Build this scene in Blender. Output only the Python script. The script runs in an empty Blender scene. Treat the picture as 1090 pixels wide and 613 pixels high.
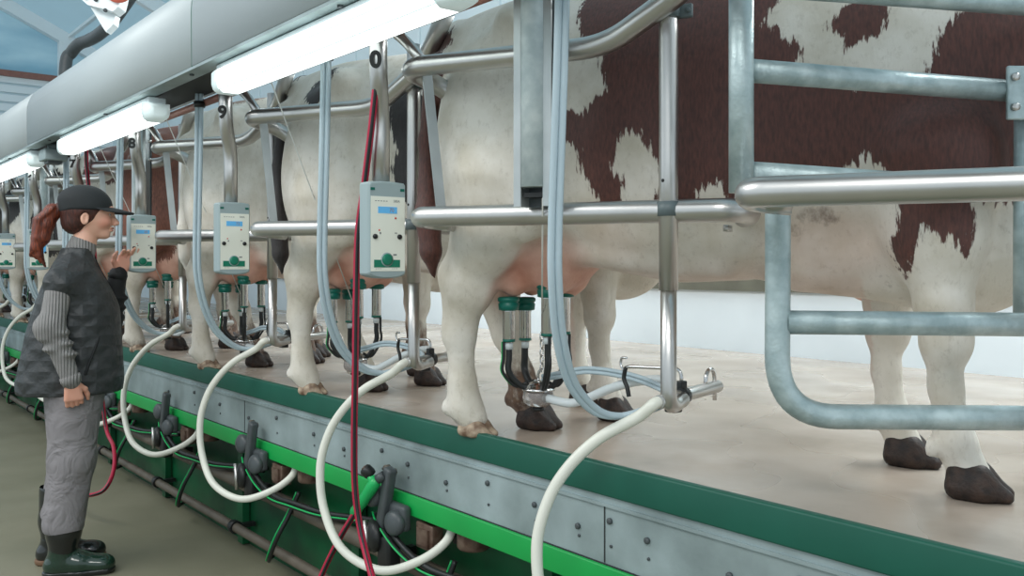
import bpy, math, random
import numpy as np
from mathutils import Vector, Matrix
random.seed(4)
rng = np.random.default_rng(7)
PI = math.pi
COL = bpy.context.scene.collection
# World: x runs along the platform edge (towards the camera side), y runs from the pit into
# the platform, z is up, z = 0 is the platform floor, z = PIT is the floor of the operator pit.
PIT = -0.86
PITCH = 1.148
CAM = Vector((2.058, -1.686, 0.54))
FPX = 950.0
RV = Vector((0.634, 0.7735, 0)); DV = Vector((-0.7735, 0.634, 0))

def ray(px, py):
    return DV + RV * ((px - 545) / FPX) + Vector((0, 0, 1)) * ((281 - py) / FPX)
def T(px, py, t):                       # point of the plane y = t seen at a photo pixel
    d = ray(px, py); return CAM + d * ((t - CAM.y) / d.y)
def Zd(px, py, z):                      # point at a distance z in front of the camera
    return CAM + ray(px, py) * z
def Hh(px, py, h):                      # point of the plane z = h
    d = ray(px, py); return CAM + d * ((h - CAM.z) / d.z)

# ------------------------------------------------------------------ objects
def tag(o, label=None, cat=None, group=None, kind=None):
    if label: o['label'] = label
    if cat: o['category'] = cat
    if group: o['group'] = group
    if kind: o['kind'] = kind
    return o
def empty(name, loc=(0, 0, 0), rz=0, label=None, cat=None, group=None):
    o = bpy.data.objects.new(name, None); COL.objects.link(o)
    o.empty_display_size = 0.1
    o.location = loc; o.rotation_euler = (0, 0, rz)
    return tag(o, label, cat, group)
def children(o):
    return [c for c in bpy.data.objects if c.parent == o]
def copy_tree(o, parent=None):
    c = o.copy(); COL.objects.link(c)
    if parent: c.parent = parent
    for ch in children(o): copy_tree(ch, c)
    return c

class MB:
    def __init__(self): self.v = []; self.f = []; self.fm = []; self.m = 0; self.flat = []; self.fl = False
    def add(self, vs, fs):
        b = len(self.v); self.v += [tuple(x) for x in vs]
        for f in fs:
            self.f.append(tuple(b + i for i in f)); self.fm.append(self.m); self.flat.append(self.fl)
        return self
    def box(self, c, s, rot=None, bev=0.0):
        c = Vector(c); hx, hy, hz = s[0] / 2, s[1] / 2, s[2] / 2
        R = rot if rot is not None else Matrix.Identity(3)
        old = self.fl; self.fl = True
        if bev <= 0:
            vs = [c + R @ Vector((x, y, z)) for x in (-hx, hx) for y in (-hy, hy) for z in (-hz, hz)]
            fs = [(0, 1, 3, 2), (4, 6, 7, 5), (0, 4, 5, 1), (2, 3, 7, 6), (0, 2, 6, 4), (1, 5, 7, 3)]
            self.add(vs, fs)
        else:
            import bmesh
            bm = bmesh.new(); bmesh.ops.create_cube(bm, size=1)
            for v in bm.verts: v.co = Vector((v.co.x * s[0], v.co.y * s[1], v.co.z * s[2]))
            bmesh.ops.bevel(bm, geom=bm.edges[:], offset=bev, segments=3, affect='EDGES', profile=0.5)
            bm.verts.index_update()
            self.fl = False
            self.add([c + R @ v.co for v in bm.verts], [[v.index for v in f.verts] for f in bm.faces])
            bm.free()
        self.fl = old; return self
    def tube(self, pts, r, n=14, caps=True):
        pts = [Vector(p) for p in pts]; N = len(pts)
        rs = r if isinstance(r, (list, tuple)) else [r] * N
        tg = []
        for i in range(N):
            a = pts[max(0, i - 1)]; b = pts[min(N - 1, i + 1)]
            tg.append((b - a).normalized())
        u = tg[0].orthogonal().normalized()
        vs = []
        for i in range(N):
            u = (u - tg[i] * u.dot(tg[i])).normalized(); w = tg[i].cross(u)
            for k in range(n):
                a = 2 * PI * k / n
                vs.append(pts[i] + (u * math.cos(a) + w * math.sin(a)) * rs[i])
        fs = [(i * n + k, i * n + (k + 1) % n, (i + 1) * n + (k + 1) % n, (i + 1) * n + k) for i in range(N - 1) for k in range(n)]
        if caps: fs += [tuple(range(n))[::-1], tuple((N - 1) * n + k for k in range(n))]
        return self.add(vs, fs)
    def lathe(self, prof, o=(0, 0, 0), R=None, n=24):
        # prof: (radius, height) along local z
        o = Vector(o); R = R if R is not None else Matrix.Identity(3); vs = []
        for (r, h) in prof:
            for k in range(n):
                a = 2 * PI * k / n
                vs.append(o + R @ Vector((r * math.cos(a), r * math.sin(a), h)))
        M = len(prof)
        fs = [(i * n + k, i * n + (k + 1) % n, (i + 1) * n + (k + 1) % n, (i + 1) * n + k) for i in range(M - 1) for k in range(n)]
        fs += [tuple(range(n))[::-1], tuple((M - 1) * n + k for k in range(n))]
        return self.add(vs, fs)
    def prism(self, poly, a, b, f):
        # poly of 2D points, f(u, v, w) -> 3D, extruded w from a to b
        n = len(poly); vs = [f(u, v, a) for u, v in poly] + [f(u, v, b) for u, v in poly]
        fs = [tuple(range(n))[::-1], tuple(range(n, 2 * n))] + [(i, (i + 1) % n, n + (i + 1) % n, n + i) for i in range(n)]
        return self.add(vs, fs)
    def build(self, name, mat, parent=None, smooth=True, fix=True):
        me = bpy.data.meshes.new(name)
        me.from_pydata(self.v, [], self.f)
        for m in (mat if isinstance(mat, (list, tuple)) else [mat]): me.materials.append(m)
        me.polygons.foreach_set('use_smooth', [smooth and not q and len(f) <= 4 for q, f in zip(self.flat, self.f)])
        me.polygons.foreach_set('material_index', self.fm)
        me.update()
        if fix:
            import bmesh
            bm = bmesh.new(); bm.from_mesh(me); bmesh.ops.recalc_face_normals(bm, faces=bm.faces); bm.to_mesh(me); bm.free()
        o = bpy.data.objects.new(name, me); COL.objects.link(o)
        if parent: o.parent = parent
        return o

def spline(P, seg=8):
    P = [Vector(p) for p in P]; out = []
    Q = [P[0] * 2 - P[1]] + P + [P[-1] * 2 - P[-2]]
    for i in range(1, len(Q) - 2):
        a, b, c, d = Q[i - 1], Q[i], Q[i + 1], Q[i + 2]
        for k in range(seg):
            t = k / seg
            out.append(0.5 * ((2 * b) + (c - a) * t + (2 * a - 5 * b + 4 * c - d) * t * t + (3 * b - a - 3 * c + d) * t ** 3))
    out.append(P[-1]); return out
def fillet(P, r, seg=8):
    P = [Vector(p) for p in P]; out = [P[0]]
    for i in range(1, len(P) - 1):
        a, b, c = P[i - 1], P[i], P[i + 1]
        d1 = (a - b); d2 = (c - b)
        q = min(r, d1.length * .49, d2.length * .49)
        p1 = b + d1.normalized() * q; p2 = b + d2.normalized() * q
        for k in range(seg + 1):
            t = k / seg
            out.append(p1 * (1 - t) ** 2 + b * 2 * t * (1 - t) + p2 * t * t)
    out.append(P[-1]); return out
def frame(zdir, xdir=None):
    z = Vector(zdir).normalized()
    x = Vector(xdir) if xdir is not None else z.orthogonal()
    x = (x - z * x.dot(z)).normalized(); y = z.cross(x)
    return Matrix((x, y, z)).transposed()

# ------------------------------------------------------------------ materials
def srgb(r, g, b):
    f = lambda c: (c / 255 / 12.92) if c / 255 <= 0.04045 else ((c / 255 + 0.055) / 1.055) ** 2.4
    return (f(r), f(g), f(b), 1)
def new_mat(name):
    m = bpy.data.materials.new(name); m.use_nodes = True
    nt = m.node_tree; b = nt.nodes['Principled BSDF']
    return m, nt, b
def mat(name, col, rough=.5, metal=0, var=0, scale=8, bump=0, bscale=60, col2=None, trans=0, emit=0, stretch=(1, 1, 1), coat=0, rvar=0, ior=1.45, detail=4):
    m, nt, b = new_mat(name); N = nt.nodes.new; L = nt.links.new
    b.inputs['Base Color'].default_value = col
    b.inputs['Roughness'].default_value = rough
    b.inputs['Metallic'].default_value = metal
    b.inputs['IOR'].default_value = ior
    if trans: b.inputs['Transmission Weight'].default_value = trans
    if coat: b.inputs['Coat Weight'].default_value = coat
    if emit:
        b.inputs['Emission Color'].default_value = col; b.inputs['Emission Strength'].default_value = emit
    if var or bump or col2 or rvar:
        tc = N('ShaderNodeTexCoord'); mp = N('ShaderNodeMapping'); mp.inputs['Scale'].default_value = stretch
        L(tc.outputs['Object'], mp.inputs[0])
    if var or col2:
        nz = N('ShaderNodeTexNoise'); nz.inputs['Scale'].default_value = scale; nz.inputs['Detail'].default_value = detail
        L(mp.outputs[0], nz.inputs['Vector'])
        rp = N('ShaderNodeValToRGB'); rp.color_ramp.elements[0].position = .35; rp.color_ramp.elements[1].position = .68
        c2 = col2 or tuple(c * (1 - var) for c in col[:3]) + (1,)
        rp.color_ramp.elements[0].color = c2; rp.color_ramp.elements[1].color = col
        L(nz.outputs['Fac'], rp.inputs[0]); L(rp.outputs[0], b.inputs['Base Color'])
    if rvar:
        n3 = N('ShaderNodeTexNoise'); n3.inputs['Scale'].default_value = scale * .7
        L(mp.outputs[0], n3.inputs['Vector'])
        mr = N('ShaderNodeMapRange'); mr.inputs[1].default_value = .3; mr.inputs[2].default_value = .7
        mr.inputs[3].default_value = max(0.02, rough - rvar); mr.inputs[4].default_value = rough + rvar
        L(n3.outputs['Fac'], mr.inputs[0]); L(mr.outputs[0], b.inputs['Roughness'])
    if bump:
        n2 = N('ShaderNodeTexNoise'); n2.inputs['Scale'].default_value = bscale; n2.inputs['Detail'].default_value = 3
        L(mp.outputs[0], n2.inputs['Vector'])
        bp = N('ShaderNodeBump'); bp.inputs['Strength'].default_value = bump; bp.inputs['Distance'].default_value = .01
        L(n2.outputs['Fac'], bp.inputs['Height']); L(bp.outputs[0], b.inputs['Normal'])
    return m
M = {}
M['steel'] = mat('stainless_steel', (.60, .59, .57, 1), .32, .95, var=.14, scale=5, rvar=.06)
M['steel_bright'] = mat('polished_steel', (.60, .60, .60, 1), .14, 1)
M['galv'] = mat('galvanised_steel', srgb(186, 202, 203), .42, .45, col2=srgb(152, 170, 172), scale=22, bump=.12, bscale=120, rvar=.1)
M['galv_flat'] = mat('galvanised_sheet', srgb(172, 188, 190), .45, .35, col2=srgb(128, 142, 142), scale=3.5, bump=.05, bscale=60, rvar=.1, detail=8)
M['galv_light'] = mat('light_galvanised_tube', srgb(206, 216, 216), .5, .05, col2=srgb(178, 192, 194), scale=25)
M['zinc_strip'] = mat('zinc_strip', srgb(186, 192, 192), .4, .6, var=.15, scale=10)
M['duct'] = mat('grey_painted_sheet', srgb(176, 186, 188), .42, .1, var=.05, scale=1.5)
M['dark_gap'] = mat('dark_gasket', srgb(42, 46, 46), .7)
M['kerb'] = mat('green_rubber', srgb(18, 86, 70), .5, 0, var=.12, scale=6)
M['green'] = mat('bright_green_paint', srgb(20, 160, 74), .4, 0, var=.10, scale=5)
M['darkgreen'] = mat('dark_green_paint', srgb(14, 92, 54), .4, 0, col2=srgb(12, 58, 38), scale=4, rvar=.1)
M['pit'] = mat('pit_floor_coating', srgb(140, 136, 116), .55, 0, col2=srgb(122, 120, 100), scale=1.6, bump=.05, bscale=90, rvar=.12, detail=8)
M['plat'] = mat('wet_concrete', srgb(184, 172, 160), .27, 0, col2=srgb(150, 136, 122), scale=2.3, bump=.012, bscale=60, rvar=.10, detail=7)
M['wall'] = mat('white_wall', srgb(222, 232, 238), .55, 0, var=.05, scale=3)
M['beam'] = mat('concrete_beam', srgb(104, 104, 92), .8, 0, var=.2, scale=9)
M['cladding'] = mat('pale_cladding', srgb(206, 222, 228), .6, 0, var=.06, scale=1)
M['shade_wall'] = mat('recess_shade_wall', srgb(96, 98, 88), .8, 0, var=.2, scale=6)
M['white_paint'] = mat('white_paint', srgb(232, 240, 242), .45)
M['roof'] = mat('roof_sheet', srgb(150, 178, 184), .6, 0, var=.12, scale=1.2)
M['red_brown'] = mat('red_brown_paint', srgb(150, 104, 92), .5, 0, var=.2, scale=12)
M['pipe_brown'] = mat('dusty_pipe', srgb(108, 100, 88), .55, .2, var=.3, scale=8)
M['white_hose'] = mat('white_hose_rubber', srgb(222, 222, 210), .32, 0, var=.06, scale=10)
M['clear_hose'] = mat('clear_blue_tubing', srgb(190, 208, 216), .2, 0, trans=.25, ior=1.3)
M['milky'] = mat('milky_tubing', srgb(222, 230, 232), .2, 0, trans=.25, ior=1.3)
M['black'] = mat('black_rubber', srgb(30, 32, 32), .42)
M['dgrey'] = mat('dark_grey_plastic', srgb(74, 80, 82), .4, 0, var=.15, scale=30)
M['clampgrey'] = mat('grey_plastic_clamp', srgb(92, 104, 106), .45)
M['teat_green'] = mat('green_silicone', srgb(0, 98, 84), .35)
M['line_green'] = mat('green_stripe_rubber', srgb(20, 170, 90), .4)
M['bowl'] = mat('clear_claw_bowl', srgb(205, 200, 198), .12, 0, trans=.75, ior=1.35)
M['red'] = mat('red_hose', srgb(170, 22, 58), .35)
M['box_grey'] = mat('controller_housing', srgb(150, 166, 168), .45)
M['panel'] = mat('controller_panel', srgb(228, 230, 218), .4)
M['lcd'] = mat('blue_display', srgb(88, 158, 204), .25, emit=.25)
M['lcd_digit'] = mat('display_digits', srgb(150, 120, 110), .4)
M['knob'] = mat('black_knob', srgb(20, 22, 24), .3)
M['cgreen'] = mat('panel_green', srgb(14, 118, 92), .4)
M['print'] = mat('grey_print', srgb(120, 124, 124), .5)
M['ink'] = mat('black_ink', srgb(24, 26, 26), .6)
M['redlight'] = mat('red_lamp', srgb(200, 70, 50), .4)
M['lamp'] = mat('lamp_diffuser', (.90, 1.0, .99, 1), .35, emit=1.7)
M['lampcap'] = mat('lamp_end', srgb(216, 232, 232), .3, emit=.22)
M['gun'] = mat('green_gun_grip', srgb(30, 170, 92), .35)
M['brass'] = mat('brown_copper_part', srgb(126, 108, 94), .45, .3, col2=srgb(84, 62, 52), scale=30)
M['cordm'] = mat('cord', srgb(205, 205, 198), .6)
M['hoof'] = mat('hoof_horn', srgb(58, 42, 34), .6, 0, col2=srgb(28, 22, 20), scale=40, bump=.3, bscale=80)
M['hoof_pale'] = mat('hoof_horn_pale', srgb(176, 158, 136), .6, 0, col2=srgb(112, 88, 70), scale=30, bump=.3, bscale=80)
def translucent(m, f):
    nt = m.node_tree; b = nt.nodes['Principled BSDF']; t = nt.nodes.new('ShaderNodeBsdfTranslucent'); x = nt.nodes.new('ShaderNodeMixShader')
    t.inputs[0].default_value = (.80, .93, .98, 1); x.inputs[0].default_value = f
    nt.links.new(b.outputs[0], x.inputs[1]); nt.links.new(t.outputs[0], x.inputs[2]); nt.links.new(x.outputs[0], nt.nodes['Material Output'].inputs[0])
translucent(M['roof'], .6)
M['glass'] = mat('blue_glass', srgb(196, 222, 228), .2, 0, col2=srgb(112, 168, 190), scale=1.1, stretch=(1, .6, 2.2), trans=.25, ior=1.1)
translucent(M['glass'], .35)
M['sign_green'] = mat('sign_green', srgb(80, 170, 90), .5)
M['sign_red'] = mat('sign_red', srgb(214, 110, 90), .5)

# ------------------------------------------------------------------ implicit surfaces (numpy)
class SDF:
    def __init__(self, lo, hi, h):
        self.lo = np.array(lo, float); self.h = h
        self.n = (np.ceil((np.array(hi) - self.lo) / h).astype(int) + 1)
        self.F = np.full(tuple(self.n), 0.5, np.float32)
        self.ax = [self.lo[i] + h * np.arange(self.n[i]) for i in range(3)]
    def _sl(self, lo, hi):
        a = np.maximum(0, np.floor((np.array(lo) - self.lo) / self.h).astype(int))
        b = np.minimum(self.n, np.ceil((np.array(hi) - self.lo) / self.h).astype(int) + 1)
        return tuple(slice(int(a[i]), int(max(a[i], b[i]))) for i in range(3))
    def put(self, fn, lo, hi, k, op='u'):
        s = self._sl(lo, hi)
        X = self.ax[0][s[0]][:, None, None]; Y = self.ax[1][s[1]][None, :, None]; Z = self.ax[2][s[2]][None, None, :]
        if X.size == 0 or Y.size == 0 or Z.size == 0: return
        d = fn(X, Y, Z).astype(np.float32); a = self.F[s]
        if op == 'u':
            hh = np.maximum(k - np.abs(a - d), 0) / max(k, 1e-6)
            self.F[s] = np.minimum(a, d) - hh * hh * k * .25
        else:
            hh = np.maximum(k - np.abs(a + d), 0) / max(k, 1e-6)
            self.F[s] = np.maximum(a, -d) + hh * hh * k * .25
    def cone(self, a, b, r1, r2, k=.03, ys=1.0, op='u'):
        a = np.array(a, float); b = np.array(b, float); m = max(r1, r2) * max(1, ys) + k + .03
        ba = b - a; bb = max(float(ba @ ba), 1e-9)
        def fn(X, Y, Z):
            px, py, pz = X - a[0], (Y - a[1]), Z - a[2]
            t = np.clip((px * ba[0] + py * ba[1] + pz * ba[2]) / bb, 0, 1)
            return np.sqrt((px - t * ba[0]) ** 2 + ((py - t * ba[1]) / ys) ** 2 + (pz - t * ba[2]) ** 2) - (r1 + (r2 - r1) * t)
        self.put(fn, np.minimum(a, b) - m, np.maximum(a, b) + m, k, op); return self
    def chain(self, P, R, k=.03, ys=1.0):
        for i in range(len(P) - 1): self.cone(P[i], P[i + 1], R[i], R[i + 1], k, ys)
        return self
    def ell(self, c, r, k=.03, rot=0.0, op='u', ry=0.0):
        c = np.array(c, float); m = max(r) + k + .02; ca, sa = math.cos(rot), math.sin(rot)
        def fn(X, Y, Z):
            x, y, z = X - c[0], Y - c[1], Z - c[2]
            x, z = x * ca + z * sa, -x * sa + z * ca
            q = np.sqrt((x / r[0]) ** 2 + (y / r[1]) ** 2 + (z / r[2]) ** 2) + 1e-6
            g = np.sqrt((x / r[0] ** 2) ** 2 + (y / r[1] ** 2) ** 2 + (z / r[2] ** 2) ** 2) + 1e-6
            return q * (q - 1) / g
        self.put(fn, c - m, c + m, k, op); return self
    def mesh(self, name, m, parent=None):
        F = self.F; s = F < 0; n = self.n
        c = [s[i:n[0] - 1 + i, j:n[1] - 1 + j, k:n[2] - 1 + k] for i in (0, 1) for j in (0, 1) for k in (0, 1)]
        cnt = sum(x.astype(np.int8) for x in c)
        act = (cnt > 0) & (cnt < 8)
        I = np.argwhere(act); idx = -np.ones(act.shape, np.int32); idx[act] = np.arange(len(I))
        P = np.zeros((len(I), 3)); W = np.zeros(len(I))
        cor = [(i, j, k) for i in (0, 1) for j in (0, 1) for k in (0, 1)]
        V = {q: F[I[:, 0] + q[0], I[:, 1] + q[1], I[:, 2] + q[2]] for q in cor}
        for a in cor:
            for ax in range(3):
                if a[ax] == 0:
                    b = list(a); b[ax] = 1; b = tuple(b)
                    va, vb = V[a], V[b]; x = (va < 0) != (vb < 0)
                    t = np.where(x, va / np.where(x, va - vb, 1), 0)
                    p = np.array(a, float)[None, :] + t[:, None] * (np.array(b) - np.array(a))[None, :]
                    P += p * x[:, None]; W += x
        P = (P / W[:, None] + I) * self.h + self.lo
        Q = []
        for ax in range(3):
            o1, o2 = [(1, 2), (2, 0), (0, 1)][ax]
            sa = [slice(None)] * 3; sb = [slice(None)] * 3; sa[ax] = slice(0, -1); sb[ax] = slice(1, None)
            A = s[tuple(sa)]; B = s[tuple(sb)]; E = np.argwhere(A != B)
            E = E[(E[:, o1] > 0) & (E[:, o2] > 0) & (E[:, o1] < n[o1] - 1) & (E[:, o2] < n[o2] - 1)]
            ins = A[E[:, 0], E[:, 1], E[:, 2]]
            def g(d1, d2):
                q = E.copy(); q[:, o1] -= d1; q[:, o2] -= d2
                return idx[q[:, 0], q[:, 1], q[:, 2]]
            q = np.stack([g(1, 1), g(0, 1), g(0, 0), g(1, 0)], 1)
            q[~ins] = q[~ins][:, ::-1]
            Q.append(q)
        Q = np.concatenate(Q); Q = Q[(Q >= 0).all(1)]
        me = bpy.data.meshes.new(name)
        me.vertices.add(len(P)); me.vertices.foreach_set('co', P.astype(np.float32).ravel())
        me.loops.add(len(Q) * 4); me.loops.foreach_set('vertex_index', Q.astype(np.int32).ravel())
        me.polygons.add(len(Q)); me.polygons.foreach_set('loop_start', np.arange(0, len(Q) * 4, 4, dtype=np.int32))
        me.polygons.foreach_set('loop_total', np.full(len(Q), 4, np.int32))
        me.polygons.foreach_set('use_smooth', np.ones(len(Q), bool))
        me.update(calc_edges=True); me.validate()
        if m: me.materials.append(m)
        o = bpy.data.objects.new(name, me); COL.objects.link(o)
        if parent: o.parent = parent
        return o
def loft_fn(keys, axis, p=2.2):
    """keys: (coordinate, centre1, centre2, half1, half2) along the axis (0 = x, 2 = z)"""
    K = np.array(keys, float)
    def fn(X, Y, Z):
        A = X if axis == 0 else Z
        a = A.ravel(); g = lambda i: np.interp(a, K[:, 0], K[:, i]).reshape(A.shape)
        def sm(i):          # smooth the interpolation a little
            return (g(i) + np.interp(a - .025, K[:, 0], K[:, i]).reshape(A.shape) + np.interp(a + .025, K[:, 0], K[:, i]).reshape(A.shape)) / 3
        c1, c2, h1, h2 = sm(1), sm(2), sm(3), sm(4)
        U, W = (Y, Z) if axis == 0 else (X, Y)
        q = (np.abs((U - c1) / h1) ** p + np.abs((W - c2) / h2) ** p) ** (1 / p)
        d = (q - 1) * np.minimum(h1, h2)
        e = np.maximum(K[0, 0] - A, A - K[-1, 0])
        return np.maximum(d, e)
    return fn

# ------------------------------------------------------------------ stall naming
POSTNO = {1: '0', 2: '9', 3: '8', 4: '7', 5: '6', 6: '5', 7: '4', 8: '3', 9: '2'}
ORD = {1: 'nearest', 2: 'second', 3: 'third', 4: 'fourth', 5: 'fifth', 6: 'sixth', 7: 'seventh', 8: 'eighth', 9: 'ninth', 10: 'tenth'}
def stall(n):
    if n <= 3: return 'in the stall of post ' + POSTNO[n]
    return 'in the %s stall from the right' % ORD[n]
def shift(n): return Vector((-PITCH * (n - 1), 0, 0))

# ------------------------------------------------------------------ cows
COW_A = math.radians(20.7)
COW_O = Vector((-.19, .13, 0))
FWD = Vector((math.cos(COW_A), math.sin(COW_A), 0)); LFT = Vector((-math.sin(COW_A), math.cos(COW_A), 0))
def cow_world(x, y, z, n=1): return COW_O + FWD * x + LFT * y + Vector((0, 0, z)) + shift(n)
def cow_px(px, py, y=-.2, n=1):
    o = COW_O + shift(n); d = ray(px, py); a = COW_A + (math.radians(5.5) if n > 1 else 0); sc_ = .95 if n > 1 else 1
    fw = Vector((math.cos(a), math.sin(a), 0)); lf = Vector((-math.sin(a), math.cos(a), 0))
    k = (y * sc_ - (CAM - o).dot(lf)) / d.dot(lf); p = CAM + d * k - o
    return (p.dot(fw) / sc_, p.z)

HIND = [[(.06, -.155, .80), (.035, -.16, .62), (-.05, -.145, .475), (-.085, -.138, .32), (-.082, -.130, .16), (-.078, -.124, .095), (-.05, -.118, .05)],
        [(.06, .13, .80), (.0, .12, .62), (-.10, .10, .475), (-.04, .095, .30), (.005, .092, .17), (.025, .092, .10), (.055, .092, .05)]]
FRONT = [[(1.26, -.15, .80), (1.285, -.16, .60), (1.292, -.172, .44), (1.293, -.172, .355), (1.297, -.172, .25), (1.315, -.172, .13), (1.345, -.172, .055)],
         [(1.20, .12, .80), (1.15, .125, .60), (1.135, .12, .44), (1.13, .12, .355), (1.13, .12, .25), (1.145, .12, .13), (1.175, .12, .055)]]
UD = (.16, -.02, .60)
def build_cow_body(step, dh=0.0, df=0.0):
    S = SDF((-.42, -.44, -.01), (2.36, .44, 1.52), step)
    keys = [(-.235, -.02, 1.16, .05, .07), (-.20, -.02, 1.15, .11, .13), (-.14, -.02, 1.10, .17, .22), (-.04, -.02, 1.05, .215, .30), (.08, -.02, 1.01, .235, .365),
            (.22, -.02, .97, .25, .405), (.38, -.02, .945, .268, .425), (.58, -.02, .925, .285, .44), (.80, -.02, .93, .285, .435),
            (.97, -.02, .955, .265, .415), (1.10, -.02, .955, .235, .43), (1.22, -.02, .93, .21, .45), (1.33, -.02, .90, .185, .40), (1.42, -.02, .86, .15, .32), (1.50, -.02, .82, .10, .20)]
    keys = [(a, .004, c_, d_ * .90, e_) for a, b_, c_, d_, e_ in keys]
    S.put(loft_fn(keys, 0, 2.25), (-.30, -.4, .4), (1.52, .4, 1.5), .001)
    # pelvis: tail head, pins, hooks; thigh; shoulder; ribs
    S.cone((-.20, -.02, 1.27), (.55, -.02, 1.335), .035, .03, .09)
    for s in (-1, 1):
        y0 = -.02
        S.ell((-.19, y0 + s * .105, 1.16), (.05, .04, .055), .06)
        S.ell((.15, y0 + .015 + s * .185, 1.27), (.06, .045, .045), .09)
        S.ell((.02, y0 + s * .145, .92), (.165, .105, .30), .07, rot=-.08)
        S.ell((.16, y0 + s * .18, .80), (.12, .07, .20), .08)
        S.ell((1.20, y0 + .012 + s * .138, .93), (.15, .085, .31), .07, rot=.12)
        S.ell((1.33, y0 + s * .14, .78), (.09, .08, .13), .06)
        S.ell((.34, y0 + s * .255, 1.05), (.10, .05, .14), .05, op='s')       # hunger groove
    S.ell((1.36, -.02, .565), (.15, .10, .14), .07)                          # brisket
    S.cone((.95, -.02, .56), (1.3, -.02, .54), .09, .10, .08)
    # neck and head, lowered
    S.chain([(1.30, -.02, 1.06), (1.55, 0, .93), (1.86, .0, .80)], [.235, .18, .125], .08, ys=.72)
    S.cone((1.45, 0, .74), (1.78, 0, .70), .11, .08, .08, ys=.5)
    S.chain([(1.86, 0, .83), (2.0, 0, .70), (2.19, 0, .50)], [.125, .10, .068], .05, ys=.85)
    S.ell((2.20, 0, .48), (.075, .07, .055), .03, rot=-.8)
    S.ell((1.98, 0, .62), (.10, .055, .09), .05)
    for s in (-1, 1):
        S.ell((1.86, s * .16, .87), (.035, .085, .05), .02)
        S.ell((2.03, s * .085, .74), (.03, .022, .026), .02)
        S.cone((1.86, s * .09, .93), (1.90, s * .15, 1.0), .025, .010, .02)
        S.ell((2.235, s * .04, .49), (.02, .012, .014), .01, op='s')
    # legs
    for q, P in enumerate(HIND):
        P = [(x + (dh if q else 0) * (1 - min(z, .8) / .8), y, z) for x, y, z in P]
        S.chain(P, [.155, .106, .072, .045, .040, .049, .046], .035)
        S.cone((P[2][0] - .065, P[2][1], P[2][2] + .035), (P[3][0] - .022, P[3][1], P[3][2]), .026, .026, .045)
        S.cone((P[2][0] - .065, P[2][1], P[2][2] + .035), (P[1][0] - .05, P[1][1], P[1][2] + .06), .024, .04, .06)
        S.ell((P[2][0] + .03, P[2][1], P[2][2] - .01), (.05, .045, .06), .04)
        for s in (-1, 1): S.ell((P[5][0] - .048, P[5][1] + s * .026, P[5][2] - .008), (.020, .018, .026), .012)
    for q, P in enumerate(FRONT):
        P = [(x + (df if q else 0) * (1 - min(z, .8) / .8), y, z) for x, y, z in P]
        S.chain(P, [.14, .092, .060, .048, .0335, .041, .046], .03)
        S.ell((P[3][0] + .012, P[3][1], P[3][2] + .01), (.050, .052, .062), .025)
        S.ell((P[1][0] - .02, P[1][1], P[1][2] + .02), (.10, .08, .12), .06)
        for s in (-1, 1): S.ell((P[5][0] - .044, P[5][1] + s * .026, P[5][2] - .02), (.018, .017, .024), .012)
    # udder with milk vein
    S.ell((UD[0] + .015, UD[1], UD[2] - .01), (.170, .135, .140), .022)
    S.ell((.06, UD[1], .585), (.11, .125, .125), .022)
    for x in (.075, .215):
        for s in (-1, 1):
            S.ell((x, UD[1] + s * .058, .50), (.058, .05, .058), .03)
            S.cone((x, UD[1] + s * .06, .50), (x, UD[1] + s * .062, .455), .018, .014, .02)
    S.cone((.33, -.10, .565), (.75, -.10, .53), .022, .016, .05)
    # tail
    S.chain([(-.16, -.02, 1.30), (-.225, -.02, 1.27), (-.265, -.03, 1.15), (-.275, -.045, .95), (-.265, -.06, .80)], [.045, .038, .032, .030, .032], .025)
    S.chain([(-.265, -.06, .80), (-.25, -.08, .70), (-.235, -.085, .58), (-.225, -.085, .50)], [.032, .044, .034, .008], .02)
    return S.mesh('cow_body_mesh', None)

def poly_sd(P, poly):
    """signed distance of points P (n,2) to a polygon, negative inside"""
    V = np.array(poly, float); n = len(V); d = np.full(len(P), 1e9); s = np.ones(len(P))
    for i in range(n):
        a = V[i]; b = V[i - 1]; e = b - a; w = P - a
        t = np.clip((w @ e) / (e @ e + 1e-12), 0, 1)
        d = np.minimum(d, ((w - t[:, None] * e) ** 2).sum(1))
        c1 = P[:, 1] >= a[1]; c2 = P[:, 1] < b[1]; c3 = (e[0] * w[:, 1]) > (e[1] * w[:, 0])
        al = c1 & c2 & c3; no = ~c1 & ~c2 & ~c3
        s = np.where(al | no, -s, s)
    return s * np.sqrt(d)

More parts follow.
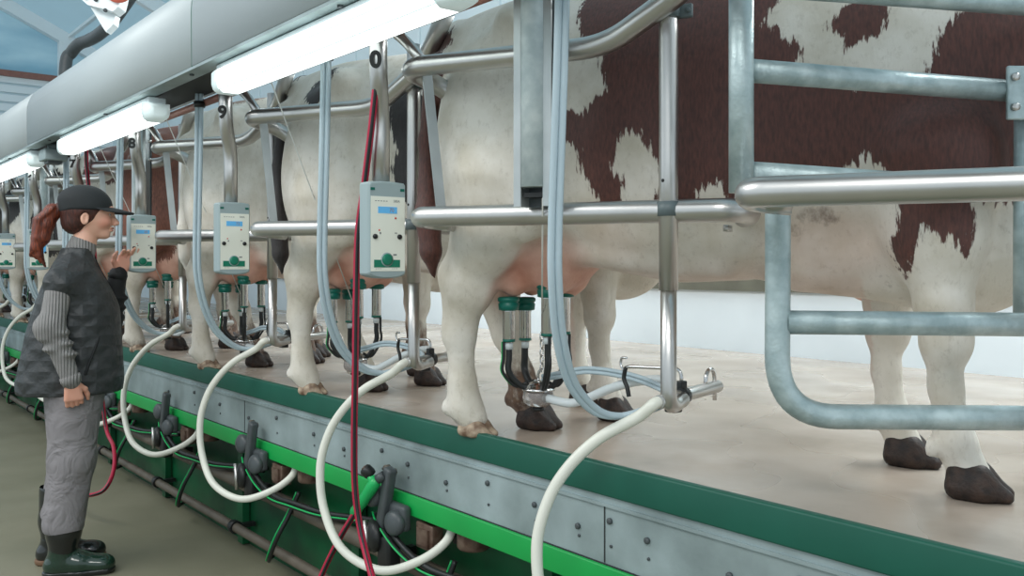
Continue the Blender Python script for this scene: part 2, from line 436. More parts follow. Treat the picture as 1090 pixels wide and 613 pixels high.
def cow_material(name, patch_col, base=(216, 211, 201), base2=(188, 180, 163)):
    m, nt, b = new_mat(name); N = nt.nodes.new; L = nt.links.new
    tc = N('ShaderNodeTexCoord')
    def noise(sc, st=(1, 1, 1), det=4, rough=.55):
        mp = N('ShaderNodeMapping'); mp.inputs['Scale'].default_value = st; L(tc.outputs['Object'], mp.inputs[0])
        z = N('ShaderNodeTexNoise'); z.inputs['Scale'].default_value = sc; z.inputs['Detail'].default_value = det
        z.inputs['Roughness'].default_value = rough
        L(mp.outputs[0], z.inputs['Vector']); return z.outputs['Fac']
    def math_(op, a, b_=None, c=None):
        q = N('ShaderNodeMath'); q.operation = op
        for i, x in enumerate((a, b_, c)):
            if x is None: continue
            if isinstance(x, (int, float)): q.inputs[i].default_value = x
            else: L(x, q.inputs[i])
        return q.outputs[0]
    def ramp(x, a, b_, c0=0, c1=1):
        r = N('ShaderNodeMapRange'); r.clamp = True
        r.inputs[1].default_value = a; r.inputs[2].default_value = b_; r.inputs[3].default_value = c0; r.inputs[4].default_value = c1
        L(x, r.inputs[0]); return r.outputs[0]
    def mixc(f, a, b_):
        x = N('ShaderNodeMix'); x.data_type = 'RGBA'; L(f, x.inputs[0])
        for i, c in ((6, a), (7, b_)):
            if isinstance(c, tuple): x.inputs[i].default_value = c
            else: L(c, x.inputs[i])
        return x.outputs[2]
    at = lambda nm: (lambda a: (setattr(a, 'attribute_name', nm), a.outputs['Fac'])[1])(N('ShaderNodeAttribute'))
    patch, skin, dirt = at('patch'), at('skin'), at('dirt')
    fur = noise(1, (95, 60, 17), 5, .6)
    big = noise(7, (1, 1, 1), 4)
    d = math_('ADD', patch, math_('MULTIPLY', math_('SUBTRACT', fur, .5), .085))
    d = math_('ADD', d, math_('MULTIPLY', math_('SUBTRACT', big, .5), .035))
    mask = ramp(d, -.0035, .0035, 1, 0)
    white = mixc(ramp(big, .38, .66), srgb(*base2), srgb(*base))
    white = mixc(ramp(noise(3, (1, 1, 1), 3), .30, .72, 0, .45), white, srgb(240, 235, 226))
    pk = mixc(ramp(noise(10), .35, .7), srgb(208, 150, 128), srgb(178, 112, 92))
    white = mixc(ramp(noise(55, (1, 1, .6), 5, .75), .54, .72, 0, .32), white, srgb(134, 120, 100))
    c = mixc(skin, white, pk)
    fine = noise(1, (160, 120, 40), 3)
    pc = mixc(ramp(fine, .3, .75), srgb(*[int(v * .68) for v in patch_col]), srgb(*patch_col))
    c = mixc(mask, c, pc)
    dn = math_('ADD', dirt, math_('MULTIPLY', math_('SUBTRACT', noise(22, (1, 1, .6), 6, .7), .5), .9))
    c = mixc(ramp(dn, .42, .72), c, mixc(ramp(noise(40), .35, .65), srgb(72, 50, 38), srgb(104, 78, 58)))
    L(c, b.inputs['Base Color'])
    b.inputs['Roughness'].default_value = .62
    b.inputs['Sheen Weight'].default_value = .15
    h = math_('ADD', math_('MULTIPLY', noise(9, (1, 1, 1), 3), 1.0), math_('MULTIPLY', fine, .25))
    bp = N('ShaderNodeBump'); bp.inputs['Strength'].default_value = .35; bp.inputs['Distance'].default_value = .012
    L(h, bp.inputs['Height']); L(bp.outputs[0], b.inputs['Normal'])
    return m

def paint_cow(me, coloured, white, front_far_dirt=0.0, seed=0, dirt=(.25, .25, .25, .25), tail=True, blobs=()):
    n = len(me.vertices); co = np.zeros(n * 3, np.float32); me.vertices.foreach_get('co', co); co = co.reshape(-1, 3).astype(float)
    P = co[:, [0, 2]]; d = np.full(n, .5)
    for p in coloured: d = np.minimum(d, poly_sd(P, p))
    for (bx, bz, rx, rz) in blobs:
        q = np.sqrt(((P[:, 0] - bx) / rx) ** 2 + ((P[:, 1] - bz) / rz) ** 2); d = np.minimum(d, (q - 1) * min(rx, rz))
    for p in white: d = np.maximum(d, -poly_sd(P, p))
    if tail:
        tm = np.maximum(np.maximum(-(co[:, 2] - .47), co[:, 0] + .225), 0) ; td = np.where((co[:, 0] < np.where(co[:, 2] < .92, -.185, -.222)) & (co[:, 2] > .45) & (co[:, 2] < 1.24), -.05, .5)
        d = np.minimum(d, td)
    u = np.sqrt(((co[:, 0] - .14) / .21) ** 2 + ((co[:, 1] + .02) / .15) ** 2 + ((co[:, 2] - .54) / .15) ** 2)
    leg = (np.abs(co[:, 1] + .02) > .10) & (co[:, 0] < .0)
    skin = np.clip(1.9 - 1.25 * u, 0, 1) * np.where(leg, .15, 1) * np.clip((.185 - np.abs(co[:, 1])) / .03, .12, 1)
    belly = np.clip((.60 - co[:, 2]) / .10, 0, 1) * np.clip((.17 - np.abs(co[:, 1] + .02)) / .08, 0, 1) * (co[:, 0] > .25) * (co[:, 0] < 1.1)
    skin = np.maximum(skin, belly * .28)
    muz = np.clip((co[:, 0] - 2.12) / .06, 0, 1); skin = np.maximum(skin, muz * .8)
    dr = np.zeros(n); z = co[:, 2]
    sel = [(co[:, 0] < .6) & (co[:, 1] < -.02), (co[:, 0] < .6) & (co[:, 1] >= -.02), (co[:, 0] >= .6) & (co[:, 1] < -.02), (co[:, 0] >= .6) & (co[:, 1] >= -.02)]
    for s_, amt in zip(sel, dirt):
        dr += s_ * (np.clip((.10 + amt * .8 - z) / .16, 0, 1) * .75)
    for nm, a in (('patch', d), ('skin', skin), ('dirt', dr)):
        if nm in me.attributes: me.attributes.remove(me.attributes[nm])
        t = me.attributes.new(nm, 'FLOAT', 'POINT'); t.data.foreach_set('value', a.astype(np.float32))

def hoof_mesh(name, m, parent, c, yaw=0.0):
    S = SDF((-.10, -.085, -.006), (.13, .085, .115), .006)
    for s in (-1, 1):
        S.chain([(-.032, s * .028, .026), (.015, s * .030, .024), (.062, s * .022, .012)], [.030, .032, .017], .012)
        S.cone((-.028, s * .020, .058), (.008, s * .024, .050), .030, .031, .018)
        S.cone((.008, s * .024, .050), (.062, s * .020, .014), .030, .015, .012)
    # flat sole: cut everything below the floor
    def below(X, Y, Z): return Z + 0 * X + 0 * Y - .001
    S.put(below, (-.2, -.2, -.1), (.2, .2, .2), .002, 's')
    o = S.mesh(name, m, parent); o.location = c; o.rotation_euler = (0, 0, yaw)
    return o

base_bodies = [build_cow_body(.0105), build_cow_body(.014, .06, -.05)]
hoof_proto = {}
def PXY(pts, n=1, y=-.24): return [cow_px(px, py, y, n) for px, py in pts]
brown1 = [PXY([(607, -70), (604, 3), (608, 28), (614, 42), (626, 52), (640, 60), (636, 72), (646, 96), (632, 104), (627, 111), (620, 122), (603, 116), (588, 118), (592, 140), (603, 150), (617, 158), (617, 183), (628, 202), (637, 222), (690, 226), (770, 224), (800, 186), (860, 186), (900, 180), (940, 186), (952, 214), (953, 240), (945, 256), (952, 276), (963, 297), (971, 282), (979, 256), (986, 242), (1001, 252), (1014, 251), (1028, 269), (1036, 262), (1038, 214), (1090, 210), (1130, 150), (1130, -70)]),
          PXY([(450, 52), (462, 36), (474, 29), (481, 42), (473, 56), (480, 82), (473, 100), (474, 140), (468, 160), (450, 150)], y=-.12)]
white1 = [PXY([(652, 178), (658, 152), (668, 140), (682, 142), (701, 172), (704, 196), (692, 214), (690, 232), (656, 234), (664, 195)]),
          PXY([(742, 203), (752, 196), (766, 194), (772, 204), (772, 226), (742, 226)]),
          PXY([(806, 26), (820, -4), (835, -70), (1060, -60), (1020, 8), (1009, 22), (995, 42), (994, 58), (986, 70), (983, 88), (850, 88), (849, 48), (836, 38), (826, 30)]),
          PXY([(894, 178), (900, 172), (912, 176), (924, 162), (934, 176), (944, 182), (930, 192), (900, 192)]),
          PXY([(1060, 216), (1090, 222), (1078, 270), (1040, 300), (1038, 240)]),
          [(1.20, .49), (1.45, .49), (1.45, .0), (1.0, .0), (1.0, .40)]]
spot1 = PXY([(883, 17), (895, 5), (912, -8), (945, 2), (942, 19), (931, 39), (917, 40), (902, 56), (897, 36), (884, 28)])
spot1b = PXY([(658, 36), (656, 44), (652, 40)])

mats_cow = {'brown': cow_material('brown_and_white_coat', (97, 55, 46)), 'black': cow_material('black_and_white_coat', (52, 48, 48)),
            'tan': cow_material('pale_cream_coat', (150, 112, 88)), 'red': cow_material('red_brown_coat', (140, 84, 64)), 'dark': cow_material('dark_grey_brown_coat', (84, 76, 68))}
def merge_spot(me, polys):
    n = len(me.vertices); co = np.zeros(n * 3, np.float32); me.vertices.foreach_get('co', co); co = co.reshape(-1, 3).astype(float)
    a = me.attributes['patch']; d = np.zeros(n, np.float32); a.data.foreach_get('value', d)
    for p in polys: d = np.minimum(d, poly_sd(co[:, [0, 2]], p))
    a.data.foreach_set('value', d.astype(np.float32))

cow2_col = [PXY([(276, 90), (300, 72), (345, 60), (318, 75), (296, 88), (302, 105), (303, 130), (296, 180), (290, 225), (280, 200), (274, 120)], 2, -.12),
            PXY([(322, 82), (342, 74), (356, 68), (352, 85), (344, 106), (326, 111), (314, 100)], 2),
            PXY([(412, 95), (440, 90), (462, 120), (470, 240), (440, 215), (424, 214), (416, 180), (424, 160), (412, 134)], 2)]
COWS = {1: dict(m='brown', body=0, col=brown1, wh=white1, dirt=(.07, .30, .03, .06), label='brown and white patched cow at the near end of the row, beside post 0'),
        2: dict(m='black', body=1, col=cow2_col, wh=[], dirt=(.0, .02, .1, .1), label='white cow with black blotches standing right behind post 9'),
        3: dict(m='tan', body=1, col=[], wh=[], blobs=[(.1, 1.42, .3, .06), (1.0, 1.3, .2, .2)], dirt=(.0, .3, .35, .35), tail=False, label='plain cream cow between post 9 and post 8'),
        4: dict(m='red', body=0, col=[], wh=[], blobs=[(.12, 1.0, .34, .45), (.9, 1.0, .45, .4)], dirt=(.1, .3, .3, .3), label='reddish brown cow right of the woman in the cap'),
        5: dict(m='brown', body=1, col=[], wh=[], blobs=[(.25, 1.25, .25, .16), (-.05, .8, .14, .3), (.95, 1.0, .4, .35)], dirt=(.2, .3, .3, .3), label='brown and white cow behind the head of the woman'),
        6: dict(m='black', body=0, col=[], wh=[], blobs=[(.1, .95, .26, .35), (.8, 1.1, .3, .35)], dirt=(.1, .3, .3, .3), label='black and white cow left of the ponytail of the woman'),
        7: dict(m='black', body=1, col=[], wh=[], blobs=[(-.05, 1.1, .2, .22), (.5, .9, .25, .3), (1.2, 1.0, .3, .3)], dirt=(.1, .2, .3, .3), label='third cow from the far left end, black and cream'),
        8: dict(m='dark', body=0, col=[], wh=[], blobs=[(.1, .9, .4, .35), (1.0, 1.0, .4, .4)], dirt=(.1, .2, .3, .3), label='second cow from the far left end, grey brown coat'),
        9: dict(m='dark', body=1, col=[], wh=[], blobs=[(.3, 1.0, .4, .4)], dirt=(.1, .2, .3, .3), label='furthest cow visible at the left edge of the row')}
eye_m = M['knob']
for n, c in COWS.items():
    src = base_bodies[c['body']]
    me = src.data.copy(); me.materials.clear(); me.materials.append(mats_cow[c['m']])
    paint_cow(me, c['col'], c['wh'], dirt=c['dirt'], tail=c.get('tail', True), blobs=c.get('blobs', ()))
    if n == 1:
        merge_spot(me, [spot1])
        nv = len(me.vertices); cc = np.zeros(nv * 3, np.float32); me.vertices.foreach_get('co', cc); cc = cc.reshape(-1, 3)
        for nm, lst in (('dirt', [(cow_px(868, 230), .07, .04, .50), (cow_px(850, 244), .10, .025, .42), (cow_px(760, 280), .20, .012, .40), (cow_px(940, 300, -.1), .06, .03, .4)]), ('skin', [(cow_px(880, 262), .16, .10, .26), (cow_px(640, 262), .12, .08, .15)])):  # brown-tan patches at belly and elbow reuse the dirt attribute; pinker areas use skin
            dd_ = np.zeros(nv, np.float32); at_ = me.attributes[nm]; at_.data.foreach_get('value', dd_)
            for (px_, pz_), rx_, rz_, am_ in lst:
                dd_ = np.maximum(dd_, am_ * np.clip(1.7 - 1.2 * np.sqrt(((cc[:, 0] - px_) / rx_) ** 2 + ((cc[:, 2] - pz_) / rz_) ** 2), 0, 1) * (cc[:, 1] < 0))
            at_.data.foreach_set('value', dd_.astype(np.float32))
    root = empty('cow', cow_world(0, 0, 0, n), COW_A + (math.radians(5.5) if n > 1 else 0), c['label'], 'cow', 'dairy cows in the milking row')
    if n > 1: root.scale = (.95, .95, 1)
    b = bpy.data.objects.new('body', me); COL.objects.link(b); b.parent = root
    dh, df = ((0, 0), (.06, -.05))[c['body']]
    for q, (P, dx, pale) in enumerate(((HIND[0], 0, True), (HIND[1], dh, False), (FRONT[0], 0, False), (FRONT[1], df, False))):
        x, y = P[-1][0] + dx * (1 - .05 / .8), P[-1][1]
        key = pale
        if key not in hoof_proto:
            h = hoof_mesh('hoof', M['hoof_pale'] if pale else M['hoof'], root, (x + .012, y, 0)); hoof_proto[key] = h
        else:
            h = hoof_proto[key].copy(); COL.objects.link(h); h.parent = root; h.location = (x + .012, y, 0)
        if pale: h.scale = (.86, .78, .70)
        if pale and n == 1: h['label'] = 'pale muddy hoof'
    for s in (-1, 1):
        k = 'eye'
        if k not in hoof_proto:
            e = MB().lathe([(.001, -.018), (.010, -.015), (.017, -.006), (.017, .006), (.010, .015), (.001, .018)]).build('eye', eye_m, root); hoof_proto[k] = e
        else:
            e = hoof_proto[k].copy(); COL.objects.link(e); e.parent = root
        e.location = (2.035, s * .098, .745)
for o in base_bodies: bpy.data.objects.remove(o)

# ------------------------------------------------------------------ the setting
def struct(o): o['kind'] = 'structure'; return o
X0, X1 = -15.0, 3.2
def slab(name, m, x0, x1, y0, y1, z0, z1, parent=None):
    return MB().box(((x0 + x1) / 2, (y0 + y1) / 2, (z0 + z1) / 2), (x1 - x0, y1 - y0, z1 - z0)).build(name, m, parent)
struct(slab('floor', M['pit'], X0, 5.0, -7.0, .16, PIT - .1, PIT))
struct(slab('platform_floor', M['plat'], X0, X1, 0, 2.9, -.06, 0))
k = MB(); k.box(((X0 + X1) / 2, -.010, -.024), (X1 - X0, .028, .084), bev=.006); struct(k.build('kerb_trim', M['kerb']))
sk = struct(slab('skirt_panel', M['galv_flat'], X0, X1, -.012, .02, -.245, -.062))
lip = slab('skirt_lip', M['galv_flat'], X0, X1, -.020, -.010, -.094, -.086, sk)
lo = slab('bottom_edge', M['dark_gap'], X0, X1, -.016, -.008, -.249, -.245, sk)
# panel seams and bolts of the skirt
bx = [1.30, 1.12, .98, .80, .55, .42, .30, .12, -.10, -.32, -.55, -.72, -1.0, -1.25, -1.6, -1.9, -2.25, -2.6, -3.0]
for i, x in enumerate(bx):
    b = MB().lathe([(.001, 0), (.0085, 0), (.0085, .006), (.005, .008), (.001, .008)], (x, -.012, -.15 + .02 * ((i * 7) % 3 - 1)), frame((0, -1, 0)), 10)
    b.lathe([(.001, 0), (.0045, 0), (.0045, .003), (.001, .003)], (x + .004, -.012, -.195), frame((0, -1, 0)), 8)
    b.build('bolt', M['dgrey'], sk)
for x in (.40, -1.95, -4.3):
    slab('seam', M['dark_gap'], x - .002, x + .002, -.0135, -.010, -.243, -.095, sk)
tr = MB(); tr.box(((X0 + X1) / 2, .0, -.283), (X1 - X0, .05, .07), bev=.004); struct(tr.build('green_frame_rail', M['green']))
pw = struct(slab('wall_pit', M['darkgreen'], X0, X1, .13, .16, PIT, -.25))
for i in range(12):
    x = 1.2 - i * 1.148
    MB().box((x, .105, -.57), (.06, .035, .56)).build('upright', M['darkgreen'], pw)
def longpipe(name, y, z, r, m, label, x0=X0, x1=X1):
    o = MB().tube([(x0 + (x1 - x0) * i / 8, y, z) for i in range(9)], r, 14).build(name, m)
    return tag(o, label, 'pipe')
lp = longpipe('line_pipe', .045, -.52, .033, M['pipe_brown'], 'thick dusty brown pipe along the green pit wall')
lp2 = longpipe('floor_pipe', .02, -.735, .022, M['pipe_brown'], 'thin grey brown pipe low beside the pit floor')
for n in range(0, 9):
    x = .15 - PITCH * n
    q = MB().tube([(x - .02, .02, -.735), (x + .02, .02, -.735)], .032, 12)
    q.box((x, .07, -.735), (.03, .10, .02)); q.build('pipe_bracket', M['black'], lp2)
    q = MB().tube([(x + .25, .06, -.52), (x + .31, .06, -.52)], .042, 12)
    q.box((x + .28, .095, -.52), (.03, .055, .05)); q.build('pipe_bracket', M['black'], lp)
# back wall of the platform
struct(slab('wall_back', M['wall'], X0, 4.2, 2.87, 2.97, 0, .375))
struct(slab('beam_trim', M['beam'], X0, 4.2, 2.84, 2.97, .375, .49))
struct(slab('wall_back.001', M['shade_wall'], X0, 4.2, 2.95, 3.05, .49, .95))  # dark colour stands in for the shade of the recess above the beam
ub = struct(slab('wall_back.002', M['cladding'], X0, 4.2, 2.95, 3.05, .95, 4.1))
for i in range(16):
    slab('cladding_rib', M['cladding'], -14.6 + i * 1.2, -14.54 + i * 1.2, 2.93, 2.955, .95, 4.1, ub)
# far end wall with horizontal slats, glass above
def rh(y): return 4.58 - .47 * (y - 2.11)                 # underside of the roof
ew = struct(slab('wall_end', M['cladding'], -15.2, -15.0, -9, 3.2, PIT, 3.70))
for i in range(16):
    slab('slat', M['white_paint'], -15.0, -14.96, -9, 3.2, 1.2 + .16 * i, 1.32 + .16 * i, ew)
slab('wall_cap', M['red_brown'], -15.05, -14.90, -9, 3.2, 3.70, 3.80, ew)
w1 = struct(MB().add([(-15.0, -1.2, 3.8), (-15.0, 3.2, 3.8), (-15.0, 3.2, rh(3.2)), (-15.0, -1.2, rh(-1.2))], [(0, 1, 2, 3)]).add([(-15.03, -1.2, 3.8), (-15.03, 3.2, 3.8), (-15.03, 3.2, rh(3.2)), (-15.03, -1.2, rh(-1.2))], [(0, 1, 2, 3)]).build('window_1', M['glass']))
for y in (-.6, .45, 2.11):
    MB().box((-14.93, y, (3.8 + rh(y)) / 2), (.12, .10, rh(y) - 3.8)).build('window_frame', M['white_paint'], w1)
def rsheet(name, x0, x1, y0, y1, z0, z1):
    m_ = MB()
    for dz in (0, .05): m_.add([(x0, y0, z0 + dz), (x1, y0, z0 + dz), (x1, y1, z1 + dz), (x0, y1, z1 + dz)], [(0, 1, 2, 3)])
    return struct(m_.build(name, M['roof'], fix=False))
rsheet('ceiling', -15.2, 4.4, 3.2, -1.2, rh(3.2), rh(-1.2))
for i, x in enumerate((-14.85, -11.2, -7.6, -4.0, -.4)):
    f = MB(); w_ = .16 if i == 0 else .12
    R_ = frame(Vector((0, -4.4, rh(-1.2) - rh(3.2))), (1, 0, 0))
    f.box((x, 1.0, rh(1.0) - .12), (w_, .20, 4.75), R_)
    if i == 0: f.box((x, 2.11, 4.08), (.14, .16, .60))
    struct(f.build('roof_frame', M['white_paint'], smooth=False))
for y in (2.2, 1.2, .2, -.8):
    struct(slab('roof_batten', M['white_paint'], -15, 4.2, y - .03, y + .03, rh(y) - .07, rh(y) - .02))

# ------------------------------------------------------------------ duct, motor, lamps
DB = 1.268
dprof = [(-.52, 0), (-.52, .25), (-.508, .30), (-.475, .345), (-.43, .37), (-.30, .37), (-.27, .35), (-.27, 0), (-.285, 0), (-.285, .02), (-.505, .02), (-.505, 0)]
dprof = [(-.52, -.002), (-.521, .20)] + [(-.521 + .13 * (1 - math.cos(a)), .20 + .17 * math.sin(a)) for a in [i * PI / 16 for i in range(1, 9)]] + [(-.27, .37), (-.25, .35), (-.25, 0), (-.265, 0), (-.265, .02), (-.50, .02), (-.505, -.002)]
du = empty('overhead_duct', (0, 0, DB), 0, 'long grey metal duct cover running overhead above the lamps', 'duct')
segs = [(-15, -4.05), (-4.04, -1.225), (-1.215, 3.0)]
for a, b_ in [(max(a, -14.9), b_) for a, b_ in segs]:
    MB().prism([(y, z) for y, z in dprof], a, b_, lambda u, v, w: (w, u, v)).build('duct_cover', M['duct'], du)
for x in (-1.22,):
    MB().prism([(y * 1.0 + (.002 if y > -.4 else .002), z - .002) for y, z in dprof], x - .006, x + .006, lambda u, v, w: (w, u, v)).build('seam_gasket', M['cgreen'], du)
slab('bottom_gasket', M['dark_gap'], -14.9, 3, -.50, -.27, .000, .012, du)
slab('edge_flange', M['galv_flat'], -14.9, 3, -.518, -.45, -.014, -.003, du)
for i in range(14):
    x = 1.0 - i * 1.15
    MB().lathe([(.001, 0), (.009, 0), (.009, -.006), (.001, -.006)], (x, -.49, -.014), None, 8).build('screw', M['dgrey'], du)
# copper coloured supply pipe under the duct
tag(MB().tube([(x, -.27, 1.235) for x in (-14, -7, -2, 2.6)], .016, 12).build('supply_pipe', M['red_brown']), 'slim red brown pipe running behind the strip lamps', 'pipe')

# motor bracket on top of the duct and a dark curved pipe behind it
mt = empty('drive_motor', (0, 0, 0), 0, 'white machine bracket with round red and green badge above the duct', 'machine bracket')
c = Zd(118, 2, 5.6)
Rc = frame((0.80, -.6, 0), (.6, .8, 0))
def onface(pts, dz0, dz1, m, name, par, dep):
    mb = MB()
    mb.prism(pts, dz0, dz1, lambda u, v, w: CAM + ray(u, v) * dep + Vector((0.80, -.6, 0)) * w)
    return mb.build(name, m, par, smooth=False)
onface([(92, -12), (94, 4), (102, 11), (118, 15), (128, 18), (134, 13), (140, -12)], 0, .12, M['white_paint'], 'bracket_plate', mt, 5.6)
onface([(100, 10), (112, 30), (116, 36), (124, 28), (126, 18), (118, 14)], -.03, .05, M['white_paint'], 'support_arm', mt, 5.62)
for u, v in ((100, 4), (111, 6), (121, 17)):
    p = CAM + ray(u, v) * 5.6 + Vector((.8, -.6, 0)) * .12
    MB().lathe([(.001, 0), (.012, 0), (.012, .012), (.001, .012)], p, frame((.8, -.6, 0)), 10).build('bolt', M['dgrey'], mt)
p = CAM + ray(136, -6) * 5.6 + Vector((.8, -.6, 0)) * .14
MB().lathe([(.001, 0), (.095, 0), (.095, .01), (.001, .012)], p, frame((.8, -.6, 0)), 28).build('badge_rim', M['sign_red'], mt)
MB().lathe([(.001, .008), (.085, .008), (.085, .014), (.001, .016)], p + Vector((0, 0, .012)), frame((.8, -.6, 0)), 28).build('badge_ring', M['sign_green'], mt)
MB().lathe([(.001, .012), (.068, .012), (.068, .018), (.001, .02)], p + Vector((0, 0, .018)), frame((.8, -.6, 0)), 28).build('badge_face', M['white_paint'], mt)
MB().tube([CAM + ray(118, -6) * 5.55, CAM + ray(118, -6) * 5.55 + Vector((0, 0, 3.2))], .04, 12).build('hanger_post', M['white_paint'], mt)
tag(MB().tube(spline([Zd(69, 68, 8.4) - Vector((0, 0, 2.0)), Zd(69, 68, 8.4) - Vector((0, 0, .5)), Zd(70, 68, 8.4), Zd(76, 56, 8.4), Zd(84, 47, 8.3), Zd(94, 43, 8.2), Zd(106, 36, 8.0), Zd(122, 20, 7.8), Zd(150, -20, 7.6)]), .055, 14).build('bent_pipe', M['dgrey']), 'dark bent pipe peeping over the far part of the duct', 'pipe')

def make_lamp(i, x0, x1, label, second=False):
    r = empty('strip_lamp', (x0, -.445, 1.195), 0, label, 'lamp', 'strip lamps under the duct')
    Ln = x1 - x0
    w, hgt = .052, .046
    prof = [(-w, .03), (-w, -.012), (-w * .88, -hgt * .7), (-w * .55, -hgt), (w * .55, -hgt), (w * .88, -hgt * .7), (w, -.012), (w, .03)]
    def ring(x, s): return [(x, y * s, (z + .01) * s - .01) for y, z in prof]
    xs = [(0, .62), (.012, .86), (.04, 1), (.06, 1)]
    def sweep(keys):
        v = []; f = []; n = len(prof)
        for x, s in keys: v += ring(x, s)
        for a in range(len(keys) - 1):
            for b_ in range(n): f.append((a * n + b_, a * n + (b_ + 1) % n, (a + 1) * n + (b_ + 1) % n, (a + 1) * n + b_))
        f.append(tuple(range(n))[::-1]); f.append(tuple((len(keys) - 1) * n + k for k in range(n)))
        return MB().add(v, f)
    sweep([(.05, 1), (Ln - .05, 1)]).build('diffuser', M['lamp'], r)
    sweep([(-.03, .5), (-.024, .72), (-.005, .93), (.03, 1), (.052, 1.01)]).build('end_cap', M['lampcap'], r)
    sweep([(Ln - .052, 1.01), (Ln - .03, 1), (Ln + .005, .93), (Ln + .024, .72), (Ln + .03, .5)]).build('end_cap', M['lampcap'], r)
    MB().box((Ln / 2, 0, .042), (Ln - .02, .075, .028), bev=.006).build('lamp_housing', M['white_paint'], r)
    for s in (-1, 1):
        MB().box((Ln / 2, s * w * 1.01, .004), (Ln - .1, .004, .005)).box((Ln / 2, s * w * 1.005, .018), (Ln - .1, .004, .003)).box((Ln / 2, s * w * .80, -.037), (Ln - .1, .004, .003)).build('diffuser_rib', M['lampcap'], r)
    for q in (.25, Ln - .25):
        MB().box((q, 0, .062), (.04, .05, .02)).build('hanger', M['galv_flat'], r)
    return r
make_lamp(0, -1.09, .36, 'nearest and brightest strip lamp, above post 9 and post 0')
make_lamp(1, -3.40, -1.83, 'second strip lamp, above post 8')
make_lamp(2, -5.70, -4.13, 'third strip lamp, above and left of the cap of the woman')
make_lamp(3, -8.0, -6.4, 'fourth strip lamp, furthest under the duct at the left edge')
jb = empty('junction_box', (-3.92, -.40, 1.20), 0, 'small grey box with a dark base between second and third strip lamp', 'junction box')
MB().box((0, 0, 0), (.16, .13, .07), bev=.008).build('box_body', M['box_grey'], jb)
MB().box((0, 0, -.042), (.11, .08, .02), bev=.004).build('box_base', M['dgrey'], jb)
MB().box((0, 0, .05), (.05, .06, .035)).build('mount', M['galv_flat'], jb)

# ------------------------------------------------------------------ stall frames
RA = math.radians(24)
RD = Vector((math.cos(RA), math.sin(RA), 0)); RN = Vector((-math.sin(RA), math.cos(RA), 0))
A0 = Vector((-.155, -.268, 0))
PR = .0295
def make_frame():
    r = empty('stall_frame', A0, 0)
    def L(l, o, z): return RD * l + RN * o + Vector((0, 0, z))
    up = fillet([L(.10, .22, 1.02), L(-.01, .17, 1.10), L(-.015, -.005, 1.114), L(.62, -.01, 1.106), L(.62, -.01, 1.106) + Vector((.30, .0, .10)), L(.62, -.01, 1.106) + Vector((.46, -.02, .24))], .085)
    MB().tube(up, PR, 18).build('upper_rail', M['steel'], r)
    lw = fillet([L(.10, .10, .665), L(.03, .085, .672), L(.03, .0, .677), L(.955, -.045, .670), L(.985, .03, .666), L(.96, .07, .66)], .06)
    MB().tube(lw, PR, 18).build('lower_rail', M['steel'], r)
    for q in (.0, .05):
        e = L(.92, .05 + q * .6, .638 - .0)
        MB().lathe([(.001, 0), (.008, 0), (.008, -.016), (.001, -.016)], e, None, 8).build('bolt', M['steel'], r)
    s = MB(); a = L(.045, .035, 1.10); b_ = L(.085, .05, .70)
    Z = (a - b_).normalized()
    s.box((a + b_) / 2, (.006, .030, (a - b_).length), frame(Z, Vector((1, -.2, 0))))
    s.build('flat_bar', M['zinc_strip'], r)
    br = fillet([L(.06, -.0, 1.12), L(-.02, .02, 1.20), L(-.13, .0, 1.29)], .03)
    MB().tube(br, .0165, 12).build('brace', M['steel'], r)
    return r
fr0 = make_frame()
flab = lambda n: 'curved stainless rails beside the rump of the cow ' + stall(n)
for n in range(1, 10):
    o = fr0 if n == 1 else copy_tree(fr0)
    o.location = A0 + shift(n)
    tag(o, flab(n), 'stall rail', 'stainless stall rails')
o = copy_tree(fr0); o.location = A0 + shift(0)
tag(o, 'stainless rail in front of the galvanised gate at the right edge', 'stall rail', 'stainless stall rails')
for ch in children(o):
    if ch.name.split('.')[0] in ('flat_bar', 'brace', 'upper_rail'): bpy.data.objects.remove(ch)

# galvanised channels holding the pull cylinder
def make_channel():
    r = empty('cylinder_channel', (.294, -.165, .69))
    R = frame((0, 0, 1), RD)
    Hh_ = .86
    ctr = Vector((0, 0, Hh_ / 2))
    for sx in (-.043, .043):
        MB().box(ctr + R @ Vector((sx, -.012, 0)), (.020 if sx < 0 else .024, .006, Hh_), R).box(ctr + R @ Vector((sx + (.009 if sx < 0 else -.011), .012, 0)), (.004, .05, Hh_), R).build('side_flange', M['zinc_strip'], r)
    MB().box(ctr + R @ Vector((0, .038, 0)), (.082, .004, Hh_), R).build('back_plate', M['dgrey'], r)
    MB().tube([R @ Vector((0, -.004, .05)), R @ Vector((0, -.004, Hh_))], .034, 18).build('cylinder', M['galv_light'], r)
    MB().box(R @ Vector((0, .012, .03)), (.055, .04, .012), R).build('cylinder_foot', M['black'], r)
    for z in (.08, .42, .52):
        MB().lathe([(.001, 0), (.008, 0), (.008, .012), (.001, .012)], R @ Vector((.066, 0, z)) + Vector((0, 0, 0)), frame(R @ Vector((1, 0, 0))), 8).build('bolt', M['steel'], r)
    return r
ch0 = make_channel()
for i, (x, lb) in enumerate(((.294, 'galvanised upright channel in front of the nearest cow'), (-3.03, 'galvanised upright channel just right of post 8'), (-5.28, 'galvanised upright channel left of the cap of the woman'))):
    o = ch0 if i == 0 else copy_tree(ch0)
    o.location = (x, -.165 + (.01 if i else 0), .69)
    tag(o, lb, 'steel channel', 'galvanised cylinder channels')

